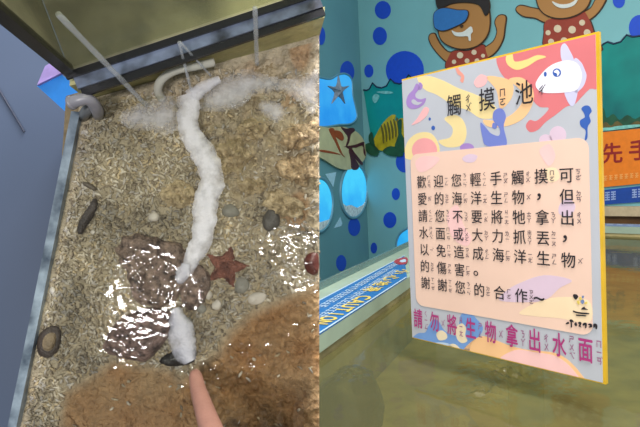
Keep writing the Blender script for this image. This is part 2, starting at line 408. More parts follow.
def decal(name, t, pts, off, m, line=.0, n=5):
    q = smooth_loop(pts, n); mb = MB()
    if line: plate(mb, WA, grow(q, line), off, .004, 1)
    plate(mb, WA, q, off+.0045, .003, 0)
    return mb.build(name, [m, M_line], t)
def spots(t, L):
    for x, y, a in L:
        mb = MB(); plate(mb, WA, ell(x, y, a, a, 16), .0106, .001); mb.build('spot', M_suitdot, t)
t = thing('cartoon_bear', WA.hit(463, 62), 'brown cartoon bear in a blue diving mask grinning above the sign, arms raised', 'wall figure', 'cartoon bears on the back wall')
decal('arm', t, [(448, 62), (440, 55), (433, 46), (430, 39), (431, 35), (435, 34), (437, 38), (441, 45), (448, 52), (456, 54), (456, 64)], .002, M_fur, 1.2)
decal('arm', t, [(484, 50), (494, 42), (498, 32), (496, 22), (500, 16), (506, 17), (505, 28), (503, 40), (496, 52), (486, 58)], .002, M_fur, 1.2)
sq = smooth_loop([(449, 70), (450, 56), (456, 51), (470, 51), (483, 45), (487, 52), (488, 70)], 4)
mb = MB(); plate(mb, WA, grow(sq, 1), .003, .004, 1); plate(mb, WA, sq, .0075, .003, 0)
spots(mb.build('swimsuit', [M_suit, M_line], t), ((461, 55.5, 3.2), (475, 52.5, 2.6), (484, 56, 2), (468, 61, 2.4), (455, 62, 2.2), (478, 61, 2.4)))
h_ = decal('head', t, [(441, 16), (440, 30), (444, 41), (454, 47), (466, 49), (480, 45), (489, 34), (491, 18), (487, 2), (474, -8), (456, -7), (445, 3)], .012, M_fur, 1.2)
decal('hair', h_, [(440, 8), (439, -4), (450, -14), (470, -17), (486, -10), (492, 6), (488, 16), (482, 6), (470, 3), (455, 4), (445, 8)], .022, M_hair, .6)
decal('diving_mask', h_, [(437, 26), (437, 14), (446, 9), (460, 11), (470, 12), (468, 21), (458, 27), (447, 31), (440, 30)], .024, M_mask, .8)
mb = MB(); plate(mb, WA, smooth_loop([(454, 31), (459, 33), (466, 32), (473, 27), (475, 32), (473, 35), (473, 41), (471, 41), (470, 37), (463, 37), (457, 36)], 3), .024, .002); mb.build('grin', M_teeth, h_)
decal('nose', h_, [(462, 26.5), (464, 25), (466, 26.5), (464, 28.3)], .022, M_line, 0)

t = thing('cartoon_bear', WA.hit(572, 45), 'brown cartoon bear in a red spotted swimsuit behind the top right corner of the sign', 'wall figure', 'cartoon bears on the back wall')
decal('arm', t, [(546, 22), (536, 18), (524, 16), (517, 10), (521, 6), (531, 8), (544, 11), (554, 16)], .002, M_fur, 1.2)
decal('arm', t, [(584, 14), (592, 8), (598, -2), (607, -4), (603, 6), (596, 15), (588, 20)], .002, M_fur, 1.2)
sq = smooth_loop([(549, 52), (545, 32), (547, 21), (560, 18), (577, 15), (584, 11), (591, 22), (596, 38), (600, 52)], 4)
mb = MB(); plate(mb, WA, grow(sq, 1), .003, .004, 1); plate(mb, WA, sq, .0075, .003, 0)
spots(mb.build('swimsuit', [M_suit, M_line], t), ((558.5, 29, 3.8), (573, 30, 3.8), (549, 33, 2.6), (583, 23, 3), (588, 33, 3.4), (565, 41, 3.4), (552, 42, 3), (578, 42, 3)))
h_ = decal('head', t, [(540, 6), (546, 14), (556, 18), (568, 18), (580, 14), (589, 6), (592, -8), (585, -26), (565, -32), (546, -24), (538, -8)], .012, M_fur, 1.2)

decal('hair', h_, [(538, -10), (540, -26), (552, -36), (570, -40), (586, -33), (594, -16), (588, -12), (578, -20), (562, -22), (548, -17)], .022, M_hair, .6)
mb = MB(); plate(mb, WA, smooth_loop([(554, 2), (562, 5), (572, 4), (580, -1), (576, 6), (566, 9), (558, 7)], 3), .022, .002); mb.build('grin', M_teeth, h_)
for x in (557, 574): decal('eye', h_, ell(x, -8+(565-x)*.15, 1.7, 2.4, 10), .022, M_line, 0, 1)

# ---- touch pool: rim ledge, basin, water
LZ = EYE.z-.256; WZ = EYE.z-.30; BZ = EYE.z-.43
LEDGE = Plane((0, 0, LZ), (1, 0, 0), (0, 1, 0)); WATER = Plane((0, 0, WZ), (1, 0, 0), (0, 1, 0))
def lp(x, y): p = LEDGE.hit(x, y); return Vector((p.x, p.y, 0))
def extend(a, b, t): return a + (b-a)*t
B0, B1 = lp(320, 288), lp(407, 246)     # outer edge of the rim
S0, S1 = lp(320, 301), lp(403, 257)     # caution strip, far edge
T0, T1 = lp(320, 335), lp(406, 279)     # caution strip, near edge
def atx(a, b, x): return a + (b-a)*((x-a.x)/(b.x-a.x))
def cross2(a, d, b, e):
    den = d.x*e.y-d.y*e.x; w = b-a; return a + d*((w.x*e.y-w.y*e.x)/den)
FAR = lp(622, 227)                      # a point on the far rim, near edge
I1 = cross2(T0, T1-T0, FAR, dirA); O1 = cross2(B0, B1-B0, FAR+WA.n*-.16, dirA)
far_end = FAR + dirA*.9; far_out = far_end - WA.n*.16
inL = atx(T0, T1, .012); outL = atx(B0, B1, -.10); inLL = atx(T0, T1, -.06)
M_rim = mat('greenish_rim_tiles', (150, 168, 150), rough=.3, var=.1, scale=12)
M_basin = mat('olive_basin', (128, 122, 80), rough=.75, var=.4, scale=9, bump=.6, bscale=25, detail=8, rgb2=(160, 148, 104))
pool = thing('touch_pool', (I1.x, I1.y, 0), 'touch pool with a pale rim and olive basin in front of the sign', 'pool')
def slab(poly, z0, z1, name, m, parent):
    mb = MB(); mb.prism([Vector((p.x, p.y, z0)) for p in poly], [Vector((p.x, p.y, z1)) for p in poly]); return mb.build(name, m, parent)
rimpoly = [inLL, I1, far_end, far_out, O1, outL]
slab(rimpoly, LZ-.03, LZ, 'rim', M_rim, pool)
M_side = mat('pool_side', (80, 96, 100), rough=.5)
back = lambda p, k: p + (Vector((O1.x, O1.y, 0))-I1).normalized()*k
# side walls under the rim
for a, b, nm in ((inLL, I1, 'side_wall'), (I1, far_end, 'side_wall')):
    d = (b-a).normalized(); nrm = Vector((-d.y, d.x, 0))*.03
    slab([a+nrm*.2, b+nrm*.2, b+nrm*1.2, a+nrm*1.2], 0.0, LZ-.03, nm, M_basin, pool)
basin = [Vector((-.014, .46, 0)), Vector((-.014, .63, 0)), Vector((-.06, .63, 0)), inLL, I1, far_end, Vector((far_end.x, .46, 0))]
slab(basin, BZ-.03, BZ, 'basin_floor', M_basin, pool)
ne = [Vector((-.010, .44, 0)), Vector((far_end.x, .44, 0)), Vector((far_end.x, .46, 0)), Vector((-.010, .46, 0))]
slab(ne, 0, LZ-.02, 'near_wall', M_side, pool)
# thin clear guard lip along the outer edge of the rim
dd = (B1-B0).normalized(); nn = Vector((-dd.y, dd.x, 0))
slab([outL-nn*.012, O1-nn*.012, O1-nn*.004, outL-nn*.004], LZ, LZ+.018, 'guard_lip', clear_mat('clear_lip', (205, 225, 225), ior=1.45, haze=(150, 190, 190), haze_amt=.35), pool)
M_water = clear_mat('pool_water', (206, 204, 160), ior=1.33, rough=.035, bump=.05, bscale=14, haze=(118, 116, 80), haze_amt=.36, boost=.70)
GL = [(WATER.hit(512, 374), .055), (WATER.hit(353, 374), .022), (WATER.hit(484, 392), .03)]
gp = WATER.hit(500, 380); gx0, gx1, gy0, gy1 = gp.x-.16, gp.x+.16, gp.y-.10, gp.y+.14
def wz(x, y):
    g = min(1, sum(math.exp(-((x-c.x)**2+(y-c.y)**2)/(2*(r*.6)**2)) for c, r in GL))
    return WZ+g*.0085*noise.fractal(Vector((x*80, y*46, 0)), .8, 2, 3)
mb = MB(); st = .0025; ids = {}
for j in range(int(.34/st)):
    for i in range(int(.48/st)):
        x = -.013+i*st; y = .50+j*st
        ids[(i, j)] = len(mb.v); mb.v.append(Vector((x, y, wz(x, y))))
for (i, j) in ids:
    if all(k in ids for k in ((i+1, j), (i+1, j+1), (i, j+1))): mb.f.append((ids[(i, j)], ids[(i+1, j)], ids[(i+1, j+1)], ids[(i, j+1)])); mb.mi.append(0)
X0, X1, Y0, Y1 = -.013, -.013+st*(int(.48/st)-1), .50, .50+st*(int(.34/st)-1)
def flat(poly): mb.add([Vector((x, y, WZ)) for x, y in poly], [tuple(range(len(poly)))])
flat([(X0, .46), (X1, .46), (X1, Y0), (X0, Y0)]); flat([(X1, .46), (far_end.x, .46), (far_end.x, far_end.y), (I1.x, I1.y), (X1, Y1)])
flat([(X0, .63), (X0, Y1), (X1, Y1), (I1.x, I1.y), (inLL.x, inLL.y), (-.06, .63)])
tag(mb.build('pool_water', M_water, smooth=True), 'murky olive water filling the touch pool under the sign', 'water')
# submerged stone with a wet top
def lump(mb, c, rx, ry, rz, seed, amp=.25, seg=28, rings=14, mi=0):
    vs = []; fs = []
    for i in range(rings+1):
        th = math.pi*i/rings
        for k in range(seg):
            ph = 2*math.pi*k/seg; d = Vector((math.sin(th)*math.cos(ph), math.sin(th)*math.sin(ph), math.cos(th)))
            s = 1+amp*noise.fractal(d*1.6+Vector((seed, 0, 0)), 1, 2, 4)
            vs.append(Vector(c)+Vector((d.x*rx, d.y*ry, d.z*rz))*s)
    for i in range(rings):
        for k in range(seg): fs.append((i*seg+k, (i+1)*seg+k, (i+1)*seg+(k+1) % seg, i*seg+(k+1) % seg))
    mb.add(vs, fs, mi)
M_dstone = mat('dark_pool_stone', (28, 24, 16), rough=.45, var=.35, scale=30, bump=.5, bscale=60)
p = WATER.hit(346, 360)
mb = MB(); lump(mb, (p.x+.002, p.y+.005, BZ+.050), .062, .066, .058, 3.2)
tag(mb.build('stone', M_dstone, smooth=True), 'dark round stone under the water at the lower left of the sign', 'stone')

# ---- caution strip stuck on the rim
M_cblue = mat('caution_blue', (36, 96, 156), rough=.35, var=.06)
M_cyel = mat('caution_yellow', (206, 182, 84), rough=.4, var=.05)
M_cwhite = mat('caution_white', (168, 190, 208), rough=.4, var=.05)
M_cred = mat('caution_red', (150, 46, 56), rough=.4, var=.05)
t = thing('caution_strip', Vector(((T0.x+T1.x)/2, (T0.y+T1.y)/2, LZ)), 'long blue caution strip with yellow and white lettering on the pool rim', 'sign')
ea, eb = extend(T0, T1, -.22), extend(T0, T1, 1.02); ga, gb = extend(S0, S1, -.22), extend(S0, S1, 1.02)
mb = MB(); q = [ea, eb, gb, ga]; mb.prism([Vector((p.x, p.y, LZ+.0003)) for p in q], [Vector((p.x, p.y, LZ+.003)) for p in q]); mb.build('strip', M_cblue, t)
mb = MB()
for a, b in ((ea, eb), (ga, gb)):
    d = (b-a).normalized(); k = Vector((-d.y, d.x, 0))*.0035*(1 if a is ea else -1)
    mb.prism([Vector((p.x, p.y, LZ+.003)) for p in (a, b, b+k, a+k)], [Vector((p.x, p.y, LZ+.0036)) for p in (a, b, b+k, a+k)])
mb.build('border_line', M_cwhite, t)
# lettering frame: reads for someone standing on the far side
e1 = (ea-eb).normalized()                                   # reading direction: from far end to near end
CP = Plane(Vector((eb.x, eb.y, LZ)), e1, Vector((e1.y, -e1.x, 0)).cross(Vector((0, 0, 1))).cross(Vector((0, 0, 1))))
if CP.n.z < 0: CP = Plane(CP.o, e1, -CP.v)
L = (ea-eb).length
def cuv(x, y): p = LEDGE.hit(x, y)-CP.o; return p.dot(CP.u), p.dot(CP.v)
mb = MB()
for ch, x, y in zip('小心地滑', (402, 391.5, 382, 373), (273, 279.5, 285, 290.5)):
    a, b = cuv(x, y); put_char(mb, CP, ch, a, b, .058+(0 if x < 390 else .022), .042, .0042, bold=.015)
for i, ch in enumerate('CAUTION'):
    xx = 364-i*6.9; yy = 299.3+i*4.15
    a, b = cuv(xx, yy); put_char(mb, CP, ch, a, b, .056-.0035*i, .046, .0042, bold=.03, ctr=(.33 if ch != 'I' else .12, .35))
mb.build('lettering', M_cyel, t)
mb = MB()
random.seed(4)
for row, (xa, ya, xb, yb) in enumerate(((320, 309, 397, 264), (320, 319, 396, 271))):
    A0, B0_ = Vector((*cuv(xa, ya), 0)), Vector((*cuv(xb, yb), 0)); n = 26
    for k in range(n):
        c = A0.lerp(B0_, (k+.5)/n); w = (B0_-A0).length/n*.72; h = .020
        for dy in (-.4, 0, .4):
            if random.random() < .85: plate_uv(mb, CP, [(c.x-w/2, c.y+dy*h), (c.x+w/2, c.y+dy*h), (c.x+w/2, c.y+dy*h+.003), (c.x-w/2, c.y+dy*h+.003)], .0036, .0006)
        dx = random.uniform(-.3, .3)*w
        plate_uv(mb, CP, [(c.x+dx-.0012, c.y-h*.5), (c.x+dx+.0012, c.y-h*.5), (c.x+dx+.0012, c.y+h*.55), (c.x+dx-.0012, c.y+h*.55)], .0036, .0006)
mb.build('small_print', M_cwhite, t)
mb = MB(); q = smooth_loop([(394, 263), (398, 260), (406, 258.5), (408, 261), (406, 265), (398, 265.5)], 3)
plate(mb, LEDGE, q, .0036, .0006); plate(mb, LEDGE, smooth_loop([(400, 262), (405, 260.5), (406, 263), (401, 263.5)], 3), .0043, .0004, 1); mb.build('warning_mark', [M_cred, M_cwhite], t)

# small label strip on the far rim, right of the sign
t = thing('label_strip', Vector((FAR.x, FAR.y, LZ)), 'pale blue label strip on the far pool rim right of the sign', 'sign')
a = FAR-dirA*.9-WA.n*.03; b = FAR+dirA*.5-WA.n*.03; k = -WA.n*.09
mb = MB(); mb.prism([Vector((p.x, p.y, LZ+.0003)) for p in (a, b, b+k, a+k)], [Vector((p.x, p.y, LZ+.003)) for p in (a, b, b+k, a+k)]); mb.build('strip', mat('label_blue', (110, 135, 175), rough=.4, var=.1), t)
mb = MB(); n = 30; random.seed(7)
for i in range(n):
    c = a.lerp(b, (i+.5)/n)-WA.n*(.045+.015*random.uniform(-1, 1)); w = dirA*.012; h = -WA.n*.012
    q = (c-w-h, c+w-h, c+w+h, c-w+h); mb.prism([Vector((p.x, p.y, LZ+.003)) for p in q], [Vector((p.x, p.y, LZ+.0035)) for p in q])
mb.build('white_marks', M_cwhite, t)

# ---- THE SIGN
M_sheet = mat('pale_grey_blue_print', (182, 185, 192), rough=.4, var=.03, scale=14)
M_panel = mat('peach_print', (232, 198, 178), rough=.4, var=.03, scale=14)
M_edge = mat('yellow_board_edge', (214, 172, 40), rough=.35, var=.08)
M_ink = mat('black_ink', (36, 32, 38), rough=.45, var=.03)
M_ink2 = mat('grey_ink', (104, 88, 92), rough=.45, var=.03)
M_mag = mat('magenta_ink', (168, 52, 118), rough=.45, var=.03)
def pc(name, rgb): return mat(name, rgb, rough=.4, var=.04, scale=20)
P_coral = pc('coral_pink_print', (212, 116, 120)); P_yel = pc('pale_yellow_print', (232, 210, 150)); P_or = pc('apricot_print', (240, 192, 140))
P_lil = pc('lilac_print', (178, 152, 200)); P_blue = pc('periwinkle_print', (112, 126, 196)); P_sky = pc('sky_blue_print', (112, 152, 208))
P_dblue = pc('strong_blue_print', (52, 92, 170)); P_pink = pc('pink_print', (240, 180, 180)); P_fish = pc('white_lilac_print', (232, 230, 240)); P_fin = pc('lavender_print', (200, 198, 226))
P_teal = pc('dark_teal_print', (32, 84, 112)); P_plil = pc('faint_lilac_print', (214, 190, 206)); P_ppink = pc('faint_pink_print', (240, 194, 190)); P_pyel = pc('faint_yellow_print', (240, 214, 176))
P_purp = pc('purple_print', (160, 128, 190)); P_swirl = pc('yellow_swirl_print', (244, 208, 132))
sign = thing('notice_sign', SP.at(SW/2, 0), 'tall pastel notice sign with black characters and a yellow edge, over the pool', 'sign')
mb = MB(); plate_uv(mb, SP, [(0, 0), (SW, 0), (SW, SH), (0, SH)], -.006, .006); o = mb.build('board', M_edge, sign)
mb = MB(); e = .0035; plate_uv(mb, SP, [(0.0005, .0015), (SW-e, .0015), (SW-e, SH-.0025), (.0005, SH-.0025)], .0001, .0004); mb.build('printed_sheet', M_sheet, sign)
U0, U1, V0, V1 = .0005, SW-e, .0015, SH-.0025
def clip(poly):
    for ax, lo, s in ((0, U0, 1), (0, U1, -1), (1, V0, 1), (1, V1, -1)):
        out = []; N = len(poly)
        for i in range(N):
            a, b = poly[i], poly[(i+1) % N]; da, db = s*(a[ax]-lo), s*(b[ax]-lo)
            if da >= 0: out.append(a)
            if (da >= 0) != (db >= 0):
                t_ = da/(da-db); out.append((a[0]+(b[0]-a[0])*t_, a[1]+(b[1]-a[1])*t_))
        poly = out
        if not poly: return poly
    return poly
LAY = [0]
def art(name, shapes, m, level, n=5, par=None):
    o = None
    for q in shapes:
        mb = MB(); pts = clip([SP.uv(*p) for p in (smooth_loop(q, n) if n else q)])
        if len(pts) > 2: plate_uv(mb, SP, pts, .0005+level*.00012, .0001); o = mb.build(name, m, par or sign)
    return o
zA = lambda p: zoomed(400, 60, 4.27, p); zB = lambda p: zoomed(470, 30, 3.56, p); zC = lambda p: zoomed(520, 30, 3.28, p); zD = lambda p: zoomed(410, 300, 7.11, p)
art('yellow_wave', [zA([(75, 75), (130, 70), (190, 90), (250, 120), (330, 150), (400, 190), (420, 240), (350, 250), (290, 215), (230, 195), (160, 150), (105, 125)]),
                    zA([(190, 250), (240, 235), (275, 265), (285, 320), (262, 365), (200, 372), (165, 345), (215, 330), (225, 290)]),
                    zA([(25, 420), (30, 355), (70, 315), (125, 310), (160, 345), (168, 400), (120, 425)])], P_yel, 0)
art('coral_cloud', [[(497, 57), (508, 53), (530, 46), (560, 38), (600, 28), (600, 84), (590, 89), (582, 97), (575, 104), (566, 107), (557, 114), (546, 122), (538, 130), (530, 132), (526, 126), (530, 120), (536, 121), (543, 116), (549, 108), (540, 107), (533, 100), (530, 90), (518, 86), (506, 79), (499, 69)]], P_coral, 0, 4)
art('pink_blot', [zA([(318, 90), (345, 62), (375, 75), (365, 105), (338, 118), (322, 110)]), zA([(105, 203), (125, 210), (114, 240), (82, 266), (50, 278), (74, 250)])], P_pink, 1)
art('pink_coral_fan', [zA(ell(106, 385, 54, 52, 20))], P_coral if False else pc('salmon_print', (232, 158, 158)), 1, 2)
art('salmon_seahorse', [zA([(236, 25), (248, 30), (256, 45), (275, 68), (270, 97), (258, 88), (262, 72), (246, 58)])], pc('salmon_dark_print', (226, 150, 134)), 1)
art('lilac_dome', [zA(ell(287, 375, 30, 20, 14))], P_purp, 1)
squid = art('lilac_squid', [zA([(72, 100), (86, 118), (68, 143), (70, 160), (90, 168), (112, 163), (102, 190), (70, 208), (40, 205), (28, 182), (36, 150), (56, 128)])], P_purp, 1)
art('squid_fin', [zA([(84, 95), (98, 108), (92, 125), (80, 125)])], P_purp, 1, par=squid)
art('squid_curl', par=squid, shapes=[zA([(60, 168), (78, 180), (96, 180), (78, 192), (58, 188), (50, 176)])], m=M_sheet, level=2)
art('blue_bubble', [zA(ell(128, 252, 5, 7, 12)), zA(ell(143, 290, 8, 10, 14))], P_dblue, 1, 1)
art('apricot_ring', [zB([(140, 175), (185, 170), (222, 205), (226, 255), (196, 310), (140, 340), (70, 345), (48, 320), (100, 322), (150, 300), (185, 260), (188, 225), (165, 200)]), zB([(60, 170), (90, 165), (150, 185), (150, 240), (110, 280), (95, 215)])], P_or, 1)
art('yellow_swirl', [zB([(136, 84), (152, 86), (160, 112), (200, 106), (240, 90), (272, 96), (240, 108), (205, 130), (168, 142), (138, 127), (128, 104)])], P_swirl, 1)
art('blue_wave_crest', [zB([(85, 292), (102, 279), (120, 285), (129, 310), (121, 345), (130, 412), (60, 412), (45, 380), (38, 330), (56, 345), (76, 368), (104, 376), (106, 350), (84, 322)]), zB([(84, 330), (98, 338), (92, 352), (80, 346)])], P_blue, 2)
fish_ = art('fish_body', [zC([(52, 178), (75, 140), (110, 112), (155, 100), (186, 108), (201, 132), (203, 160), (190, 193), (165, 203), (110, 207), (70, 203)])], P_fish, 2)
art('fish_fin', [zC([(141, 104), (134, 62), (146, 44), (160, 60), (178, 104)]), zC([(148, 198), (155, 230), (170, 250), (183, 235), (188, 190)]), zC([(178, 98), (200, 105), (212, 128), (219, 150), (212, 178), (196, 198), (180, 200)])], P_fin, 1, par=fish_)
art('fish_eye', [zC(ell(122, 140, 14, 14, 16)), zC(ell(84, 145, 5, 8, 12))], P_dblue, 3, 1, par=fish_)
art('fish_eye_glint', [zC([(112, 138), (122, 130), (131, 140), (124, 152), (122, 143)])], P_fish, 4, par=fish_)
art('blue_seahorse', [zC([(202, 258), (214, 248), (228, 250), (236, 266), (228, 280), (233, 300), (223, 318), (222, 352), (216, 362), (213, 358), (216, 330), (200, 315), (198, 297), (213, 286), (210, 272)])], P_dblue, 1)
art('lilac_dome', [zC(ell(125, 345, 28, 30, 20)), zC(ell(85, 362, 22, 20, 16))], P_plil, 1, 1)
# bottom art
art('sky_blue_wave', [zD([(20, 270), (60, 236), (110, 230), (130, 190), (165, 140), (205, 150), (235, 200), (275, 235), (330, 250), (350, 180), (362, 110), (392, 88), (440, 95), (472, 130), (520, 190), (500, 250), (445, 300), (412, 400), (370, 400), (330, 365), (280, 330), (200, 325), (20, 318)])], P_sky, 2)
art('cream_bubbles', [zD([(190, 240), (225, 215), (262, 240), (262, 275), (210, 285)]), zD([(330, 200), (370, 165), (400, 200), (395, 250), (410, 290), (370, 305), (335, 270)]), zD([(270, 330), (310, 310), (350, 335), (372, 385), (330, 372)])], pc('cream_print', (228, 212, 180)), 3)
art('dome_halo', [zD([(128, 345), (150, 312), (220, 300), (290, 318), (320, 380)])], pc('pale_blue_print', (188, 206, 222)), 3)
art('teal_dome', [zD([(152, 348), (180, 322), (235, 320), (282, 340), (300, 378), (240, 372)])], P_teal, 4)
art('apricot_shore', [[(466, 352), (470, 343), (482, 336), (496, 340), (512, 346), (530, 350), (552, 352), (566, 358), (580, 372), (584, 384), (540, 374), (500, 362)]], P_or, 2)
art('pink_shore', [[(500, 362), (515, 350), (535, 352), (556, 356), (572, 368), (580, 384), (540, 374)]], P_ppink, 3)
# text panel with rounded corners
def rrect(u0, u1, v0, v1, r, n=6):
    out = []
    for cx, cy, a0 in ((u1-r, v1-r, 0), (u0+r, v1-r, 90), (u0+r, v0+r, 180), (u1-r, v0+r, 270)):
        for k in range(n+1):
            w = math.radians(a0+90*k/n); out.append((cx+r*math.cos(w), cy+r*math.sin(w)))
    return out
mb = MB(); plate_uv(mb, SP, rrect(.04*SW, .955*SW, .135*SH, .712*SH, .014), .0011, .0002); mb.build('text_panel', M_panel, sign)
art('lilac_blot', [[(505, 292), (520, 283), (545, 275), (572, 280), (560, 288), (545, 300), (520, 302), (500, 300)], [(560, 205), (568, 198), (576, 206), (570, 216), (560, 214)], [(463, 158), (470, 154), (478, 156), (474, 162), (466, 162)]], P_plil, 7)
art('pink_blot', [[(448, 215), (458, 205), (464, 225), (472, 238), (466, 246), (452, 236)], [(540, 150), (550, 144), (556, 156), (550, 166), (544, 160)], [(416, 162), (424, 156), (440, 158), (432, 168), (420, 172)]], P_ppink, 7)
art('yellow_blot', [[(520, 312), (550, 298), (588, 300), (590, 322), (560, 318), (535, 316)], [(545, 170), (556, 168), (560, 178), (550, 182)]], P_pyel, 7)
# lettering
ZH = dict(zip('歡迎您輕手觸摸可愛的海洋生物但請不要將牠拿出水面或大力抓丟以免造成傷害謝合作勿池',
 'ㄏㄨㄢ ㄧㄥˊ ㄋㄧㄣˊ ㄑㄧㄥ ㄕㄡˇ ㄔㄨˋ ㄇㄛ ㄎㄜˇ ㄞˋ ㄉㄜ˙ ㄏㄞˇ ㄧㄤˊ ㄕㄥ ㄨˋ ㄉㄢˋ ㄑㄧㄥˇ ㄅㄨˊ ㄧㄠˋ ㄐㄧㄤ ㄊㄚ ㄋㄚˊ ㄔㄨ ㄕㄨㄟˇ ㄇㄧㄢˋ ㄏㄨㄛˋ ㄉㄚˋ ㄌㄧˋ ㄓㄨㄚ ㄉㄧㄡ ㄧˇ ㄇㄧㄢˇ ㄗㄠˋ ㄔㄥˊ ㄕㄤ ㄏㄞˋ ㄒㄧㄝˋ ㄏㄜˊ ㄗㄨㄛˋ ㄨˋ ㄔˊ'.split()))
def phon(mb, ch, cu, cv, w, h, gap, off):
    z = ZH.get(ch)
    if not z: return
    tone = z[-1] if z[-1] in 'ˊˇˋ˙' else ''; syl = z.rstrip('ˊˇˋ˙'); n = len(syl); s = h*.30 if n > 2 else h*.34; sw = w*.34
    for i, c in enumerate(syl): put_char(mb, SP, c, cu+gap, cv+((n-1)/2-i)*s*1.02, sw, s, off, bold=.025)
    if tone: put_char(mb, SP, tone, cu+gap+sw*.75, cv-((n-1)/2)*s+s*.35, sw*.9, s*.9, off, bold=.03, ctr=(.5, .6))
OFF = .0024
mb = MB(); mz = MB()
for ch, u in zip('觸摸池', (.329, .509, .690)):
    put_char(mb, SP, ch, u*SW, .868*SH, .0262, .0330, OFF, bold=.006); phon(mz, ch, u*SW, .866*SH, .028, .036, .0236, OFF)
mb.build('title_lettering', M_ink, sign); mz.build('title_phonetics', mat('dark_grey_ink', (60, 54, 60), rough=.45), sign)
rows = ['歡迎您輕手觸摸可', '愛的海洋生物,但', '請您不要將牠拿出', '水面或大力抓丟,', '以免造成海洋生物', '的傷害。', '謝謝您的合作~']
mz = MB()
for j, row in enumerate(rows):
    mb = MB()
    for i, ch in enumerate(row):
        u = (.112+.1075*i)*SW; v = (.6065-.0632*j)*SH
        if ch == ',': put_char(mb, SP, '，', u-.004, v, .026, .026, OFF, bold=.01, ctr=(.22, .06)); continue
        if ch == '。': put_char(mb, SP, '。', u-.004, v-.003, .024, .024, OFF, bold=.01, ctr=(.22, .08)); continue
        if ch == '~': put_char(mb, SP, '~', u-.008, v, .026, .026, OFF, bold=.012, ctr=(.27, .3)); continue
        put_char(mb, SP, ch, u, v, .0188, .0206, OFF, bold=.008); phon(mz, ch, u, v, .019, .0218, .0142, OFF)
    mb.build('text_line', M_ink, sign)
mz.build('text_phonetics', M_ink2, sign)
mb = MB(); mz = MB()
for i, ch in enumerate('請勿將生物拿出水面'):
    u = (.052+.1092*i)*SW; v = (.084+.001*i)*SH
    put_char(mb, SP, ch, u, v, .0185, .0330, OFF, bold=.016); phon(mz, ch, u, v, .02, .034, .0158, OFF)
mb.build('warning_lettering', M_mag, sign); mz.build('warning_phonetics', mat('mauve_ink', (150, 96, 130), rough=.45), sign)
# little emblem at the lower right of the sign
zE = lambda p: zoomed(560, 285, 8.54, p)
mb = MB()
def stamp(q, mi=0, n=3): plate_uv(mb, SP, [SP.uv(*p) for p in smooth_loop(zE(q), n)], .0020, .0003, mi)
stamp([(118, 85), (130, 75), (150, 80), (162, 95), (152, 115), (140, 122), (125, 108)]); stamp([(186, 205), (212, 182), (222, 195), (246, 208), (215, 208)])
stamp([(118, 215), (150, 225), (200, 232), (250, 236), (252, 246), (200, 246), (150, 238), (122, 228)]); stamp([(145, 250), (190, 252), (228, 256), (226, 264), (190, 262), (148, 260)])
stamp([(150, 140), (165, 130), (175, 150), (165, 165)], 1); stamp([(170, 105), (185, 100), (190, 120), (176, 128)], 1)
stamp([(195, 90), (212, 92), (205, 112), (196, 110)], 2); stamp([(185, 130), (205, 122), (215, 140), (200, 160), (188, 150)], 2); stamp([(215, 150), (235, 140), (240, 155), (222, 160)], 1)
mb.build('emblem', [M_ink, pc('emblem_yellow', (214, 190, 90)), pc('emblem_blue', (110, 130, 170))], sign)
mb = MB()
for q in ([(55, 330), (75, 310), (85, 325), (70, 332)], [(88, 300), (100, 290), (118, 300), (122, 318), (108, 312), (110, 350), (100, 360), (98, 320)], [(130, 325), (145, 315), (152, 335), (146, 350), (134, 342)],
          [(160, 320), (178, 310), (190, 325), (182, 345), (190, 358), (165, 350), (172, 335)], [(200, 330), (215, 318), (235, 325), (232, 360), (222, 365), (220, 340), (204, 345)], [(245, 335), (262, 325), (280, 335), (278, 358), (250, 358), (262, 345)], [(290, 340), (305, 325), (325, 340), (322, 372), (310, 370), (306, 350), (296, 365)]):
    plate_uv(mb, SP, [SP.uv(*p) for p in smooth_loop(zE(q), 3)], .0020, .0003)
mb.build('brush_lettering', M_ink, sign)
# clear stand behind the sign, foot on the basin floor
mb = MB(); M_acr = clear_mat('clear_acrylic', (250, 251, 248), ior=1.33, boost=.15)
plate_uv(mb, SP, [(SW*.55, BZ-SP.o.z), (SW*.72, BZ-SP.o.z), (SW*.72, .25), (SW*.55, .25)], -.012, .005)
mb.build('clear_post', M_acr, sign)

# ================================================================== LEFT PART: rock bank of the coral pool, standing beside the sign
nd = ray(264, 235).normalized(); BD = .60
BANK_O = EYE + nd*BD
bu = (RT - nd*RT.dot(nd)).normalized()
BK = Plane(BANK_O, bu, (-nd).cross(bu))
if BK.n.dot(nd) > 0: BK = Plane(BANK_O, bu, nd.cross(bu))
def L_(x, y, n=0.0):
    return BK.hit(x, y, n)
def up_line(x, y, n0, n1):
    p = L_(x, y, n0); return p, p+BK.n*(n1-n0)
def sstep(a, b, x):
    t = max(0, min(1, (x-a)/(b-a))); return t*t*(3-2*t)
def inside(poly, x, y):
    c = False; N = len(poly)
    for i in range(N):
        x1, y1 = poly[i]; x2, y2 = poly[(i+1) % N]
        if (y1 > y) != (y2 > y) and x < (x2-x1)*(y-y1)/(y2-y1)+x1: c = not c
    return c
def dist_poly(poly, x, y):
    best = 1e9; N = len(poly)
    for i in range(N):
        x1, y1 = poly[i]; x2, y2 = poly[(i+1) % N]; dx, dy = x2-x1, y2-y1
        t = max(0, min(1, ((x-x1)*dx+(y-y1)*dy)/(dx*dx+dy*dy+1e-9))); best = min(best, math.hypot(x-x1-dx*t, y-y1-dy*t))
    return best if inside(poly, x, y) else -best
ROCK_R = [(168, 392), (190, 368), (215, 352), (228, 330), (245, 314), (270, 302), (296, 290), (330, 276), (330, 480), (160, 480)]
ROCK_L = [(62, 392), (88, 376), (112, 360), (150, 364), (176, 370), (190, 400), (186, 480), (50, 480)]
TOPROCK = [(150, 100), (200, 78), (330, 40), (330, 235), (290, 225), (262, 196), (236, 206), (214, 180), (190, 150)]
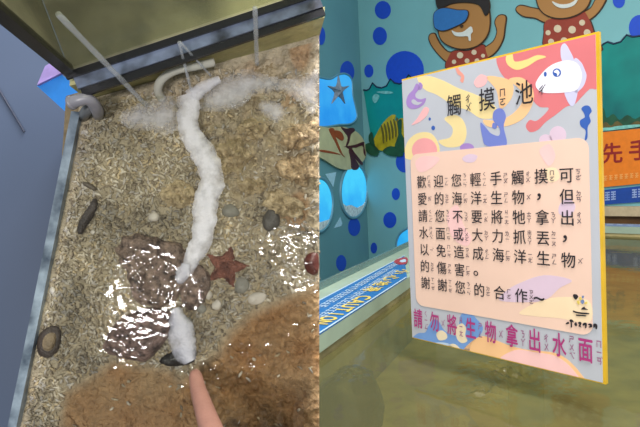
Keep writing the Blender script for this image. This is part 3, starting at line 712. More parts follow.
def bed_h(x, y):
    P = Vector((x*.012, y*.012, 0))
    h = .0035*noise.fractal(P*1.3, 1, 2, 3)+.0016*noise.fractal(P*6, 1, 2, 3)
    a = sstep(-8, 10, dist_poly(TOPROCK, x, y)); h += a*(.010*noise.fractal(P*3.2+Vector((5, 0, 0)), .7, 2, 5)+.0040*noise.fractal(P*10, .7, 2, 5))
    b = sstep(-6, 14, dist_poly(ROCK_R, x, y)); h += b*(.006+.007*noise.fractal(P*2.2+Vector((0, 9, 0)), .9, 2, 4)+.0056*noise.fractal(P*7, .75, 2, 5))
    c = sstep(-6, 12, dist_poly(ROCK_L, x, y)); h += c*(.004+.004*noise.fractal(P*3+Vector((3, 9, 0)), .9, 2, 4)+.0026*noise.fractal(P*10, .8, 2, 5))
    return h, a, b, c
def left_edge(y): return 83+(22-83)*(y-125)/(427-125)+4
def top_edge(x): return 104+(36-104)*(x-80)/(320-80)
# bed mesh
mb = MB(); cols = []
NX, NY = 250, 320
TANP = lin((188, 174, 148)); ORP = lin((160, 112, 62)); ORL = lin((176, 146, 106)); BRP = lin((196, 176, 140)); GREYP = lin((198, 190, 180))
grid = []
for j in range(NY+1):
    for i in range(NX+1):
        fy = j/NY
        xa = 80+(4-80)*fy; x = xa+(319.3-xa)*i/NX
        yt = top_edge(x)-2; y = yt+(478-yt)*fy
        h, a, b, c = bed_h(x, y)
        mb.v.append(L_(x, y, h))
        k = .5+.5*noise.noise(Vector((x*.03, y*.03, 4)))
        q = .5+.5*noise.noise(Vector((x*.09, y*.09, 8)))
        colr = Vector(TANP).lerp(Vector(BRP), a).lerp(Vector(GREYP), a*.5*q)
        colr = colr.lerp(Vector(ORP).lerp(Vector((lin((190, 162, 122)))), k*.8), b).lerp(Vector(ORL).lerp(Vector(ORP), k), c*.9)
        if a > .2:
            rust = sstep(.56, .72, .5+.5*noise.noise(Vector((x*.035+3, y*.035, 1))))*sstep(230, 280, x); colr = colr.lerp(Vector(lin((176, 128, 80))), rust*.6)
        cols.append(tuple(colr))
W1 = NX+1
for j in range(NY):
    for i in range(NX): mb.f.append((j*W1+i, j*W1+i+1, (j+1)*W1+i+1, (j+1)*W1+i)); mb.mi.append(0)
M_bed = mat('coral_sand_bed', (255, 255, 255), rough=.5, var=.36, scale=120, bump=1.0, bscale=300, attr='tint', detail=8)
# ---- the bank itself
bank = thing('coral_pool', (L_(170, 427).x, L_(170, 427).y, 0), 'steep coral pool bank with a pale blue rim and olive back wall', 'pool')
mb.build('bed', M_bed, bank, smooth=True, colors=cols)
M_rimL = mat('pale_blue_rim', (86, 102, 122), rough=.3, var=.4, scale=44, rgb2=(140, 154, 166), bump=.2)
M_backL = mat('algae_back_wall', (176, 170, 118), rough=.5, var=.3, scale=40, bump=.5, bscale=110)
M_bank = mat('bank_side', (128, 112, 84), rough=.8, var=.3, scale=60, bump=.6, bscale=150)
TNK = .062
# carcass behind the bed, down to the floor
mb = MB()
def toz(p, z):    # slide along the bank's down direction to height z
    d = BK.v; return p + d*((z-p.z)/d.z)
c1, c2 = L_(66, 96, -.008), L_(319.2, 22, -.008); c3, c4 = L_(319.2, 478, -.008), L_(2, 478, -.008)
c3 = toz(c3, 0.0); c4 = toz(c4, 0.0)
bk = [p+Vector((0, .045, 0)) for p in (c1, c2, c3, c4)]
mb.prism([c1, c2, c3, c4], bk); mb.build('bank_body', M_bank, bank)
mb = MB(); rl = [(84, 118), (60, 240), (40, 340), (22, 427), (10, 478)]
lo = []; 
for x, y in rl: lo.append((L_(x-2, y, -.02), L_(x+5, y, -.02)))
top_ = [(a+BK.n*.034, b+BK.n*.030) for a, b in lo]
for i in range(len(rl)-1):
    a0, b0_ = lo[i]; a1, b1_ = lo[i+1]; A0, B0_ = top_[i]; A1, B1_ = top_[i+1]
    mb.add([a0, b0_, b1_, a1, A0, B0_, B1_, A1], [(0, 1, 2, 3), (4, 5, 6, 7), (0, 1, 5, 4), (1, 2, 6, 5), (2, 3, 7, 6), (3, 0, 4, 7)])
bm_rim = mb.build('rim', M_rimL, bank)
mb = MB(); w0, w1 = L_(88, 100, -.005), L_(319.2, 37, -.005)
q = [w0, w1, w1+BK.n*(TNK-.006), w0+BK.n*(TNK-.006)]; off = BK.v*.012
mb.prism(q, [p+off for p in q]); mb.build('back_wall', M_backL, bank)

# ---- coral gravel (uncountable)
random.seed(21)
STONES = [[(115, 236), (150, 232), (186, 240), (188, 290), (150, 300), (118, 288)], [(104, 330), (135, 300), (180, 305), (172, 345), (150, 362), (112, 355)]]
mb = MB(); gcols = []
def frag(x, y, ln, r, ang, tilt, colr, lift=.6):
    h = bed_h(x, y)[0]; c = L_(x, y, h+r*lift)
    d = BK.u*math.cos(ang)+BK.v*math.sin(ang); d = (d*math.cos(tilt)+BK.n*math.sin(tilt)).normalized(); s = d.cross(BK.n).normalized(); bend = random.uniform(-.35, .35)*ln
    pts = [c-d*ln*.5, c+s*bend*.5+BK.n*random.uniform(-.2, .4)*r, c+d*ln*.5]
    k = len(mb.v); mb.tube(pts, [r*random.uniform(.55, .9), r*random.uniform(.9, 1.15), r*random.uniform(.5, .9)], 5)
    gcols.extend([colr]*(len(mb.v)-k))
PAL = [lin(c) for c in ((212, 200, 178), (196, 182, 156), (188, 174, 148), (170, 156, 132), (224, 215, 198), (200, 192, 182), (146, 132, 112), (206, 186, 150))]
cnt = 0
while cnt < 11500:
    x = random.uniform(12, 318); y = random.uniform(70, 470)
    if x < left_edge(y)-3 or y < top_edge(x)+6: continue
    dr = max(dist_poly(ROCK_R, x, y), dist_poly(ROCK_L, x, y)); dt = dist_poly(TOPROCK, x, y)
    if dr > 0 and random.random() < .985: cnt += 1; continue
    if dt > 0 and random.random() < .72: cnt += 1; continue
    px = BD/F_PX
    frag(x, y, random.uniform(3, 7.5)*px, random.uniform(.75, 1.5)*px, random.uniform(0, math.pi), random.uniform(-.35, .35), tuple(min(1, v*(.84+.5*noise.fractal(Vector((x*.02, y*.02, 2)), .8, 2, 4))) for v in random.choice(PAL))); cnt += 1
M_frag = mat('coral_fragments', (255, 255, 255), rough=.5, var=.18, scale=160, bump=.4, bscale=500, attr='tint')
tag(mb.build('coral_gravel', M_frag, smooth=True, colors=gcols), 'beige coral rubble gravel covering the pool bank', 'gravel', None, 'stuff')

# ---- mounds: stones, starfish, shells lying on the bed
def mound(mb, out, h, base=None, k=2.0, p=.5, amp=.0, fr=.05, rings=9, seed=0, sink=.004, jag=0):
    n = len(out); cx = sum(q[0] for q in out)/n; cy = sum(q[1] for q in out)/n
    if jag: out = [(min(319, cx+(x-cx)*(1+jag*noise.fractal(Vector((x*.11, y*.11, seed+5)), .8, 2, 4))), cy+(y-cy)*(1+jag*noise.fractal(Vector((x*.11, y*.11, seed+5)), .8, 2, 4))) for x, y in out]
    vs = []; fs = []
    for r_ in range(rings+1):
        r = 1-r_/rings
        for (x, y) in out:
            X = cx+(x-cx)*r; Y = cy+(y-cy)*r; hb = bed_h(X, Y)[0]
            z = h*(1-r**k)**p if r_ else -sink
            z += amp*noise.fractal(Vector((X*fr, Y*fr, seed)), .9, 2, 5)*(1-r**4)
            vs.append(L_(X, Y, hb+z))
    for r_ in range(rings):
        for i in range(n): fs.append((r_*n+i, r_*n+(i+1) % n, (r_+1)*n+(i+1) % n, (r_+1)*n+i))
    fs.append(tuple(rings*n+i for i in range(n)))
    mb.add(vs, fs)
def lying(name, out, h, m, label, cat, group=None, n=6, **kw):
    mb = MB(); mound(mb, smooth_loop(out, n), h, **kw)
    return tag(mb.build(name, m, smooth=True), label, cat, group)
M_purp = mat('purple_brown_stone', (92, 76, 70), rough=.45, var=.5, scale=120, bump=1.0, bscale=300, rgb2=(142, 122, 110), detail=8)
M_purp2 = mat('purple_grey_stone', (84, 68, 66), rough=.45, var=.5, scale=130, bump=1.0, bscale=300, rgb2=(128, 106, 100), detail=8)
lying('stone', [(116, 246), (124, 236), (146, 234), (166, 240), (184, 246), (188, 262), (186, 280), (180, 298), (160, 308), (140, 304), (130, 292), (126, 274), (118, 262)], .015, M_purp, 'large purple brown stone with a wet glinting top, left of the foam trail', 'stone', amp=.007, fr=.07, seed=1, k=3, jag=.10, rings=16)
lying('stone', [(105, 352), (104, 338), (116, 322), (130, 312), (150, 306), (172, 310), (176, 322), (168, 338), (156, 354), (146, 362), (126, 360)], .017, M_purp2, 'purple grey flat stone above the brown rock, lower of the two big stones', 'stone', amp=.005, fr=.07, seed=7, k=3, jag=.07, rings=16)
lying('stone', [(186, 268), (196, 262), (208, 270), (212, 284), (206, 300), (194, 312), (182, 306), (180, 290)], .012, M_purp, 'small wet brown stone tucked against the right side of the foam trail', 'stone', amp=.004, fr=.08, seed=4)
lying('stone', [(158, 360), (172, 350), (188, 346), (198, 352), (194, 363), (178, 367), (164, 366)], .006, mat('painted_stone_shadow', (30, 25, 22), rough=.4, var=.3, bump=.4), 'flat dark shape for the shadow below the lower big stone, at the foam trail end', 'stone', amp=.001, seed=3)  # flat mound coloured dark as the shadow below the lower big stone
M_star = mat('maroon_starfish_skin', (98, 56, 46), rough=.5, var=.35, scale=90, bump=.9, bscale=350, rgb2=(136, 88, 74))
s = lying('starfish', smooth_loop(star_pts(226, 267, 26, 12.5, 5, .27), 2), .010, M_star, 'maroon five-armed starfish lying on the gravel right of the foam trail', 'starfish', n=1, k=1.0, p=.8, amp=.001, fr=.2)
mb = MB()
for w in range(5):
    an = .27+2*math.pi*w/5
    for r in (3, 6.5): x = 226+r*math.sin(an); y = 267-r*math.cos(an); mound(mb, ell(x, y, 1.4, 1.4, 8), .0095-.0004*r, k=2, rings=3, sink=-.003)
mb.build('pale_spine_dots', mat('pale_pink_spines', (176, 130, 118), rough=.5), s, True)
lying('starfish', star_pts(313, 264, 18, 6, 5, .5), .008, M_star, 'dark maroon starfish at the seam beside the bright water glints', 'starfish', k=1.0, p=.8, n=2) if False else None
lying('stone', [(304, 258), (311, 252), (318.5, 254), (318.8, 272), (312, 276), (305, 270)], .008, mat('dark_red_stone', (92, 44, 38), rough=.35, var=.3, bump=.5), 'dark red stone at the right edge of the bank beside the water glints', 'stone', amp=.002)
M_grey = mat('grey_pebble', (138, 136, 128), rough=.5, var=.15, scale=60, bump=.3); M_whitep = mat('white_pebble', (205, 198, 188), rough=.45, var=.1, scale=60)
peb = [([(234, 286), (238, 277), (247, 278), (250, 287), (244, 294), (236, 293)], .007, M_grey, 'grey pebble just below the maroon starfish'),
 ([(247, 298), (254, 292), (266, 293), (266, 300), (258, 305), (249, 304)], .006, M_whitep, 'white oval pebble at the top edge of the orange rock'),
 ([(212, 303), (218, 299), (222, 304), (219, 310), (212, 309)], .005, M_whitep, 'small white pebble below the foam trail left of the white oval pebble'),
 ([(49, 291), (52, 286), (56, 290), (53, 295)], .004, M_whitep, 'tiny white shell chip near the blue rim'),
 ([(205, 292), (210, 290), (213, 295), (209, 300), (205, 297)], .006, M_whitep, 'small pale pebble between the foam trail and the starfish'),
 ([(90, 232), (93, 229), (96, 232), (93, 235)], .004, M_whitep, 'tiny pale chip beside the dark sea cucumber'),
 ([(196, 306), (203, 303), (207, 309), (203, 314), (197, 312)], .005, M_grey, 'grey pebble at the foot of the small wet brown stone'),
 ([(222, 208), (230, 203), (238, 208), (240, 215), (230, 218), (222, 215)], .007, M_grey, 'greyish pebble above the starfish'),
 ([(262, 218), (270, 208), (279, 214), (280, 226), (270, 232), (263, 228)], .007, mat('dark_grey_pebble', (84, 80, 76), rough=.5, var=.3, bump=.5), 'dark grey stone on the upper gravel near the right edge'),
 ([(148, 216), (154, 211), (160, 215), (158, 221), (150, 221)], .006, M_whitep, 'pale pebble above the large purple stone'),
 ([(182, 320), (190, 316), (194, 326), (190, 334), (183, 332)], .006, M_grey, 'grey pebble hidden beside the foam bubble'),
]
for out, h, m, lab in peb: lying('pebble', out, h, m, lab, 'pebble', 'loose pebbles on the bank', amp=.001)
# ring-shaped limpet shell
o_ = smooth_loop([(36, 344), (40, 332), (50, 325), (60, 326), (62, 338), (58, 352), (48, 359), (38, 356)], 5)
mb = MB(); mound(mb, o_, .007, k=3); shell = tag(mb.build('limpet_shell', mat('dark_shell_rim', (72, 62, 56), rough=.5, var=.3, scale=80, bump=.6), smooth=True), 'dark oval shell with a pale middle at the lower left of the gravel', 'shell')
cx, cy = 49.5, 342; mb = MB(); mound(mb, [(cx+(x-cx)*.66, cy+(y-cy)*.66) for x, y in o_], .0095, k=3, sink=-.004); mb.build('pale_crown', mat('pale_shell_crown', (140, 122, 96), rough=.6, var=.25, scale=90, bump=.7), shell, True)
# sea cucumber and a little dark one above it
M_cuc = mat('dark_sea_cucumber_skin', (70, 62, 58), rough=.45, var=.35, scale=90, bump=.8, bscale=260)
def worm(name, pts, rr, m, lab, cat):
    mb = MB(); P = []
    q = smooth_line(pts, 6)
    for x, y in q: P.append(L_(x, y, bed_h(x, y)[0]+.004))
    n = len(P); R_ = [rr*(math.sin(math.pi*(.06+.88*i/(n-1))))**.6*(1+.1*math.sin(i*2.1)) for i in range(n)]
    mb.tube(P, R_, 10); return tag(mb.build(name, m, smooth=True), lab, cat)
worm('sea_cucumber', [(95, 199), (93, 207), (87, 217), (82, 226), (80, 234)], .0052, M_cuc, 'dark sea cucumber lying on the gravel near the blue rim', 'sea cucumber')
worm('shell_fragment', [(83, 183), (90, 186), (96, 190)], .0028, mat('grey_brown_shell', (96, 86, 74), rough=.5, var=.2), 'small grey brown shell sliver above the dark sea cucumber', 'shell')
# brown rocks in the upper right of the bank
M_brock = mat('rusty_rock', (152, 124, 88), rough=.45, var=.5, scale=110, bump=1.0, bscale=260, rgb2=(196, 172, 138), detail=8)
M_trock = mat('tan_rock', (172, 150, 112), rough=.5, var=.38, scale=110, bump=1.0, bscale=260, rgb2=(190, 172, 140), detail=8)
for out, h, m, lab, sd in (([(278, 142), (286, 130), (300, 124), (318.5, 122), (318.5, 140), (306, 148), (292, 152)], .012, M_brock, 'rusty brown rock at the right edge under the upper foam patch', 1),
   ([(276, 166), (290, 156), (306, 152), (318.5, 160), (318.5, 176), (304, 186), (288, 184)], .013, M_brock, 'second rusty rock at the right edge, below the first rusty rock', 2),
   ([(214, 150), (226, 140), (244, 142), (252, 156), (244, 172), (226, 176), (214, 166)], .009, M_trock, 'tan knobbly rock right of the foam trail, half way up', 3),
   ([(262, 196), (276, 190), (294, 194), (302, 208), (292, 218), (272, 214)], .009, M_trock, 'tan knobbly rock above the dark grey stone', 4),
   ([(236, 126), (250, 118), (266, 122), (268, 134), (254, 140), (240, 138)], .008, M_trock, 'tan knobbly rock just under the upper foam patch', 5),
   ([(160, 190), (172, 180), (190, 184), (196, 198), (186, 208), (168, 206)], .007, M_trock, 'tan rock left of the foam trail above the pale pebble', 6),
   ([(196, 196), (210, 192), (214, 200)][:0] or [(240, 182), (254, 176), (266, 182), (264, 192), (250, 196), (240, 192)], .008, M_trock, 'small tan rock between the two larger tan rocks', 7)):
    lying('rock', out, h, m, lab, 'rock', amp=.009, fr=.10, seed=sd, k=2.0, rings=16, jag=.35, n=8)

# ---- orange brown slabs at the bottom are the bed itself; the white foam trail runs over everything
def ribbon(pts, name, m, label, h=.004, lift=.008, nseg=8):
    q = smooth_line(pts, 8); vs = []; fs = []; al = []; K = 10
    for i, (x, y, w) in enumerate(q):
        a = q[max(i-1, 0)]; b = q[min(i+1, len(q)-1)]; dx, dy = b[0]-a[0], b[1]-a[1]; L2 = math.hypot(dx, dy) or 1; nx, ny = -dy/L2, dx/L2
        for k in range(K+1):
            s_ = -1+2*k/K; ww = w*1.15*(1+.20*noise.fractal(Vector((x*.09, y*.09, 3.0 if s_ > 0 else 7.0)), .8, 2, 4))
            X, Y = x+nx*ww*s_, y+ny*ww*s_
            vs.append(L_(X, Y, max(.0222, bed_h(X, Y)[0]+.002)+(lift-.010)+h*(1-s_*s_)**.5)); e_ = .34*(1-abs(s_)**1.6)-.16
            al.append((e_, e_, e_))
    for i in range(len(q)-1):
        for k in range(K): fs.append((i*(K+1)+k, i*(K+1)+k+1, (i+1)*(K+1)+k+1, (i+1)*(K+1)+k))
    mb = MB(); mb.add(vs, fs); return tag(mb.build(name, m, smooth=True, colors=al), label, 'foam')
M_foam = foam_mat('white_foam', (220, 218, 222), .10, .66, 45, 'tint', .70)
M_foam2 = foam_mat('thin_foam', (200, 198, 200), .28, .86, 55, 'tint', .62)
M_foam3 = foam_mat('grey_bubble_foam', (188, 188, 194), .12, .60, 50, 'tint', .70)
ribbon([(186, 94, 9), (189, 106, 9.5), (188, 120, 9), (190, 134, 9.5), (200, 148, 10), (206, 160, 11), (212, 174, 10.5), (210, 190, 11), (206, 206, 11), (204, 226, 10.5), (200, 244, 9), (192, 260, 7), (186, 272, 5)], 'foam_trail', M_foam, 'long white foam trail winding down the middle of the bank', h=.0018, lift=.010)
ribbon([(176, 280, 4), (180, 278, 6), (184, 272, 6), (186, 264, 4)], 'foam_blob', M_foam3, 'grey foam clump joining the wet stones under the foam trail', h=.004, lift=.014)
ribbon([(175, 308, 4), (178, 318, 8), (181, 330, 11), (183, 345, 11), (186, 354, 10), (190, 362, 6)], 'foam_bubble', M_foam3, 'domed grey white foam bubble at the lower end of the trail', h=.009, lift=.011)
# thin foam spreading below the tank
def sheet(out, name, m, label, lift=.009, edge=14.0, amt=.34):
    q = smooth_loop(out, 5); xs = [p[0] for p in q]; ys = [p[1] for p in q]; st = 2.5; mb = MB(); al = []; idx = {}
    nx = int((max(xs)-min(xs))/st)+1; ny = int((max(ys)-min(ys))/st)+1
    for j in range(ny+1):
        for i in range(nx+1):
            x, y = min(xs)+i*st, min(ys)+j*st; d = dist_poly(q, x, y)
            if d > -.5 and x < 319.2:
                idx[(i, j)] = len(mb.v); mb.v.append(L_(x, y, max(.0215, bed_h(x, y)[0]+.002)+.0008*noise.noise(Vector((x*.1, y*.1, 0))))); e_ = amt*min(1, max(0, d)/edge)-.14; al.append((e_,)*3)
    for (i, j) in list(idx):
        if all(k in idx for k in ((i+1, j), (i+1, j+1), (i, j+1))): mb.f.append((idx[(i, j)], idx[(i+1, j)], idx[(i+1, j+1)], idx[(i, j+1)])); mb.mi.append(0)
    return tag(mb.build(name, m, smooth=True, colors=al), label, 'foam')
sheet([(120, 112), (146, 100), (172, 96), (184, 104), (184, 124), (168, 136), (146, 132), (124, 128)], 'foam_patch', M_foam2, 'thin foam patch on the upper left, left of the foam trail')
sheet([(196, 108), (204, 92), (222, 78), (244, 68), (262, 72), (286, 78), (306, 74), (319, 68), (319, 104), (312, 118), (300, 104), (280, 94), (258, 96), (240, 108), (220, 112), (206, 112)], 'foam_patch', M_foam2, 'wide thin foam patch at the upper right under the tank', amt=.42)
sheet([(256, 104), (268, 98), (282, 104), (286, 116), (276, 124), (264, 116)], 'foam_patch', M_foam2, 'small foam patch hanging below the wide upper right patch', edge=8)
ribbon([(190, 98, 7), (200, 90, 6), (210, 84, 4.5), (220, 79, 3)], 'foam_streak', M_foam, 'short white foam arm branching up to the right from the trail head', h=.0015, lift=.010)

# ---- overhanging glass tank with black frame (its clear base faces us)
M_black = mat('black_tank_frame', (20, 20, 26), rough=.25, var=.1)
M_blueish = mat('painted_frame_sheen', (50, 55, 68), rough=.3, var=.45, scale=40, rgb2=(96, 106, 128))  # blue-grey colour paints the reflection on top of the black frame
M_tankback = mat('olive_tank_back', (104, 102, 96), rough=.6, var=.4, scale=10, rgb2=(158, 152, 132), bump=.3, detail=7)
C0 = L_(72, 75, TNK); C1 = L_(319.2, -7, TNK); du = (C1-C0).normalized(); C1 = C1+du*.0
dv = BK.n.cross(du).normalized()
if dv.dot(BK.v) < 0: dv = -dv
HT = .24; DP = .20
tank = thing('aquarium_tank', C0, 'black framed glass aquarium of olive water jutting out above the pool bank', 'aquarium')
def bx(mb, p, a, b, c, mi=0):
    q = [p, p+a, p+a+b, p+b]; mb.prism(q, [k+c for k in q], mi)
LN = (C1-C0).length
mb = MB(); bx(mb, C0-du*.006-BK.n*.002-dv*.003, du*(LN+.005), dv*.007, BK.n*.004); mb.build('bottom_frame', M_black, tank)
mb = MB(); bx(mb, C0-du*.0-BK.n*.006-dv*.0145, du*(LN-.001), dv*.0115, BK.n*.005); mb.build('sheen_strip', M_blueish, tank)
mb = MB(); bx(mb, C0+du*.002-BK.n*.008-dv*.0225, du*(LN-.003), dv*.008, BK.n*.005); mb.build('base_plinth', M_black, tank)
mb = MB(); bx(mb, C0-du*.006, du*.010, dv*.010, BK.n*HT); bx(mb, C0-du*.004+BK.n*HT, du*(LN), dv*.01, BK.n*.01); mb.build('corner_frame', M_black, tank)
mb = MB(); bx(mb, C0+du*.004+dv*.005, du*(LN-.006), dv*.002, BK.n*HT); mb.build('front_glass', clear_mat('tank_glass', (238, 240, 226), ior=1.45, rough=.1, haze=(140, 138, 116), haze_amt=.14, boost=.06), tank)
mb = MB(); bx(mb, C0+dv*DP, du*LN, dv*.004, BK.n*HT); bx(mb, C0+dv*.0045-BK.n*.002, du*LN, dv*DP, BK.n*.003); bx(mb, C0-du*.005+dv*.006, du*.004, dv*DP, BK.n*HT); mb.build('tank_lining', M_tankback, tank)
mb = MB(); bx(mb, C1-du*.004+dv*.006, du*.003, dv*DP, BK.n*HT); mb.build('end_glass', bpy.data.materials['tank_glass'], tank)

# ---- water jets / clear pipes from the tank to the bed
M_jet = clear_mat('clear_jet', (244, 247, 250), ior=1.33, rough=.1, haze=(245, 248, 255), haze_amt=.22, boost=.3)
def jet(name, xy0, n0, xy1, n1, r, lab, cat='water jet'):
    mb = MB(); a = L_(*xy0, n0); b = L_(*xy1, n1); mb.tube([a.lerp(b, k/12) for k in range(13)], [r*(1+.1*math.sin(k*1.7)) for k in range(13)], 10)
    return tag(mb.build(name, M_jet, smooth=True), lab, cat)
jet('clear_pipe', (58, 14), .17, (146, 105), .006, .0026, 'clear slanting pipe running from the tank down to the gravel at the upper left', 'pipe')
jet('water_jet', (255, 8), .12, (257, 64), .006, .0024, 'upright clear water jet at the upper right in front of the black trim', 'water jet')
jet('water_jet', (179, 42), .08, (191, 90), .010, .0016, 'thin clear water jet falling onto the head of the foam trail')
jet('water_jet', (180, 42), .085, (211, 76), .010, .0013, 'thin slanting water jet just right of the trail head')
# curved clear hose
mb = MB(); hp = smooth_line([(162, 99, .004), (158, 91, .014), (160, 82, .024), (168, 74, .030), (180, 69, .032), (196, 66, .030), (214, 62, .026)], 6)
mb.tube([L_(*p) for p in hp], .0048, 12); tag(mb.build('hose', clear_mat('milky_hose', (225, 226, 216), ior=1.35, haze=(212, 210, 198), haze_amt=.66, boost=.5), smooth=True), 'milky curved hose lying against the olive back wall', 'hose')
# grey elbow pipe over the rim
M_pvc = mat('grey_plastic_pipe', (136, 134, 142), rough=.35, var=.06, spec=.6)
t = thing('elbow_pipe', L_(96, 112, 0), 'grey plastic elbow pipe hooked over the corner of the rim', 'pipe')
mb = MB(); q = smooth_line([(71, 103, .052), (78, 100.5, .055), (86, 99, .054), (92, 102, .048), (96, 108, .036), (98, 113, .016), (98, 116, -.004)], 5); P = [L_(*p) for p in q]; mb.tube(P, .0062, 16); mb.build('pipe', M_pvc, t, True)
mb = MB(); mb.tube([P[0]-(P[1]-P[0]).normalized()*.0005, P[2]], .0072, 16); mb.build('collar', M_pvc, t, True)
mb = MB(); q = [L_(82, 118, -.004), L_(86, 112, .018), L_(90, 106, .028)]; mb.tube(q, .0058, 12); mb.build('lower_branch', mat('dark_grey_pipe', (96, 98, 100), rough=.4), t, True)
# ---- blue bin beyond the rim and the blue grey room behind
M_bin = mat('bright_blue_plastic', (34, 132, 222), rough=.35, var=.08); M_lid = mat('violet_lid', (150, 130, 190), rough=.4, var=.2, scale=60)
t = thing('storage_bin', L_(60, 100, -.10), 'bright blue plastic bin with a violet lid beyond the rim corner', 'bin')
f4 = [L_(37, 86, -.02), L_(58, 72, -.02), L_(96, 100, -.02), L_(80, 125, -.02)]
mb = MB(); mb.prism([p-BK.n*.135 for p in f4], f4); mb.build('body', M_bin, t)
f5 = [L_(37, 85, -.015), L_(45, 66, -.03), L_(52, 62, -.03), L_(63, 72, -.015)]
mb = MB(); mb.prism([p-BK.n*.006 for p in f5], f5); mb.build('lid', M_lid, t)
M_panelL = mat('blue_grey_partition', (78, 94, 122), rough=.55, var=.22, scale=5, rgb2=(62, 74, 96))
mb = MB(); q = [L_(-120, -60, -.16), L_(150, -60, -.16), toz(L_(150, 300, -.16), 0), toz(L_(-120, 300, -.16), 0)]
mb.prism(q, [p+Vector((0, .03, 0)) for p in q]); struct(mb.build('wall_partition', M_panelL))
mb = MB(); q = [L_(-30, 20, -.15), L_(60, 128, -.15)]; mb.tube([L_(-14, 68, -.158), L_(24, 132, -.158)], .0016, 6); struct(mb.build('trim_3', mat('dark_seam', (36, 44, 66), rough=.6)))

# ---- shallow water film on the bank: ripples catch the lamp
def rip(x, y):
    g = 0
    for cx, cy, s_, a in ((150, 282, 18, 1.0), (196, 290, 10, .8), (311, 264, 14, .9), (245, 350, 16, .35), (196, 378, 12, .8), (120, 345, 14, .5), (240, 390, 30, .3), (262, 240, 18, .3), (300, 340, 22, .2)):
        g += a*math.exp(-((x-cx)**2+(y-cy)**2)/(2*s_*s_))
    return min(1, g)
mb = MB(); ST = 1.25; xs = [24+i*ST for i in range(int((318.5-24)/ST)+1)]; ys = [96+j*ST for j in range(int((470-96)/ST)+1)]; ix = {}
for j, y in enumerate(ys):
    for i, x in enumerate(xs):
        if x < left_edge(y)+1: continue
        g = rip(x, y); P = Vector((x*.10, y*.20, 0))
        mb.v.append(L_(x, y, .021+.0003*noise.noise(Vector((x*.03, y*.03, 3)))+g*(.0015*noise.fractal(P, .9, 2, 3)))); ix[(i, j)] = len(mb.v)-1
for (i, j) in list(ix):
    if all(k in ix for k in ((i+1, j), (i+1, j+1), (i, j+1))): mb.f.append((ix[(i, j)], ix[(i+1, j)], ix[(i+1, j+1)], ix[(i, j+1)])); mb.mi.append(0)
M_film = clear_mat('shallow_water', (244, 244, 238), ior=1.33, rough=.04)
tag(mb.build('shallow_water', M_film, smooth=True), 'clear shallow rippling water over the coral bank', 'water')

# ---- hand reaching in from the bottom
M_skin = mat('skin', (152, 110, 97), rough=.5, var=.08, scale=40, bump=.15, bscale=300)
M_nail = mat('fingernail', (224, 176, 164), rough=.3, var=.03)
def skin_mesh(name, chains, m, parent):
    vs = []; es = []; rs = []; roots = []
    for ch in chains:
        k0 = None
        for p, r in ch:
            if isinstance(p, int): k0 = p; continue
            vs.append(Vector(p)); rs.append(r); k = len(vs)-1
            if k0 is not None: es.append((k0, k))
            k0 = k
    base = parent.location
    me = bpy.data.meshes.new(name); me.from_pydata([v-base for v in vs], es, [])
    o = bpy.data.objects.new(name, me); col.objects.link(o)
    o.modifiers.new('s', 'SKIN'); sub = o.modifiers.new('d', 'SUBSURF'); sub.levels = 2; sub.render_levels = 2
    for i, r in enumerate(rs):
        me.skin_vertices[0].data[i].radius = (r, r); me.skin_vertices[0].data[i].use_root = (i == 0)
    dg = bpy.context.evaluated_depsgraph_get(); dg.update()
    m2 = bpy.data.meshes.new_from_object(o.evaluated_get(dg)); bpy.data.objects.remove(o)
    m2.materials.clear(); m2.materials.append(m); m2.polygons.foreach_set('use_smooth', [True]*len(m2.polygons)); m2.name = name
    o = bpy.data.objects.new(name, m2); col.objects.link(o); o.parent = parent; return o
person = thing('person', L_(230, 560, .20), 'person pointing one bare finger into the coral pool from below', 'person')
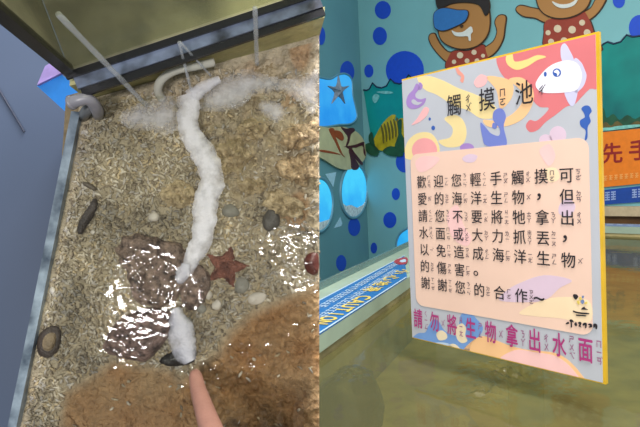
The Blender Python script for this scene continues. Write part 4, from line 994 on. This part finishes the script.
# wrist 0, palm 1
chains = [[(L_(258, 600, .24), .024), (L_(246, 535, .20), .026), (L_(236, 492, .165), .027)],           # forearm, wrist, palm: 0 1 2
          [(2, 0), (L_(217, 446, .128), .0125), (L_(206, 415, .090), .0105), (L_(198, 390, .052), .0088), (L_(194.5, 371, .026), .0070)],      # index
          [(2, 0), (L_(252, 446, .130), .012), (L_(248, 438, .092), .0098), (L_(250, 458, .072), .0088), (L_(254, 476, .086), .0078)],
          [(2, 0), (L_(280, 456, .134), .0115), (L_(274, 448, .100), .0094), (L_(274, 466, .082), .0084), (L_(276, 482, .094), .0074)],
          [(2, 0), (L_(304, 474, .140), .0105), (L_(298, 466, .112), .0086), (L_(297, 480, .098), .0076), (L_(298, 492, .108), .0068)],
          [(1, 0), (L_(205, 520, .160), .0125), (L_(192, 490, .125), .0105), (L_(196, 468, .105), .0088)]]
skin_mesh('hand', chains, M_skin, person)
mb = MB(); c = L_(194.8, 372.5, .0345); a = (L_(194.2, 367, .027)-L_(198, 390, .052)).normalized(); s_ = a.cross(BK.n).normalized(); nn_ = s_.cross(a).normalized()
if nn_.dot(BK.n) < 0: nn_ = -nn_
ring = [c+a*(.0055*math.cos(w))+s_*(.0042*math.sin(w))-nn_*(.0012*abs(math.sin(w))+.001) for w in [2*math.pi*k/18 for k in range(18)]]
mb.prism([p-nn_*.001 for p in ring], ring); mb.build('fingernail', M_nail, person)

# ================================================================== LIGHT
w = bpy.data.worlds.new('room_light'); scene.world = w; w.use_nodes = True
w.node_tree.nodes['Background'].inputs[0].default_value = (.86, .93, 1.0, 1); w.node_tree.nodes['Background'].inputs[1].default_value = .60
def area(name, loc, to, sx, sy, power, colr):
    l = bpy.data.lights.new(name, 'AREA'); l.shape = 'RECTANGLE'; l.size = sx; l.size_y = sy; l.energy = power; l.color = colr
    o = bpy.data.objects.new(name, l); col.objects.link(o); o.location = loc
    o.rotation_euler = (Vector(to)-Vector(loc)).to_track_quat('-Z', 'Y').to_euler(); return o
area('overhead_lamp', (.2, .9, 3.0), (.3, 1.6, .8), 1.4, 1.4, 38, (1, .95, .88))
area('overhead_lamp', (.45, -.45, 2.7), (-.05, .7, 1.1), .6, .6, 36, (1, .96, .92))
# two lights added behind the viewer, placed so the ripples mirror them as glints
area('added_glint_lamp', (-.42, -1.5, 1.05), (-.15, .6, 1.1), .22, .20, 18, (1, .97, .94))
area('added_glint_lamp', (.36, -1.5, 1.22), (.0, .6, 1.1), .15, .18, 10, (1, .97, .94))
area('overhead_lamp', (.26, .40, 2.5), (.26, .66, .9), .40, .40, 18, (1, .97, .92))  # extra overhead light, added for sparkles on the pool water
vs = scene.view_settings; vs.view_transform = 'Standard'; vs.look = 'None'; vs.exposure = 0.0; vs.gamma = 1.0; vs.use_curve_mapping = False
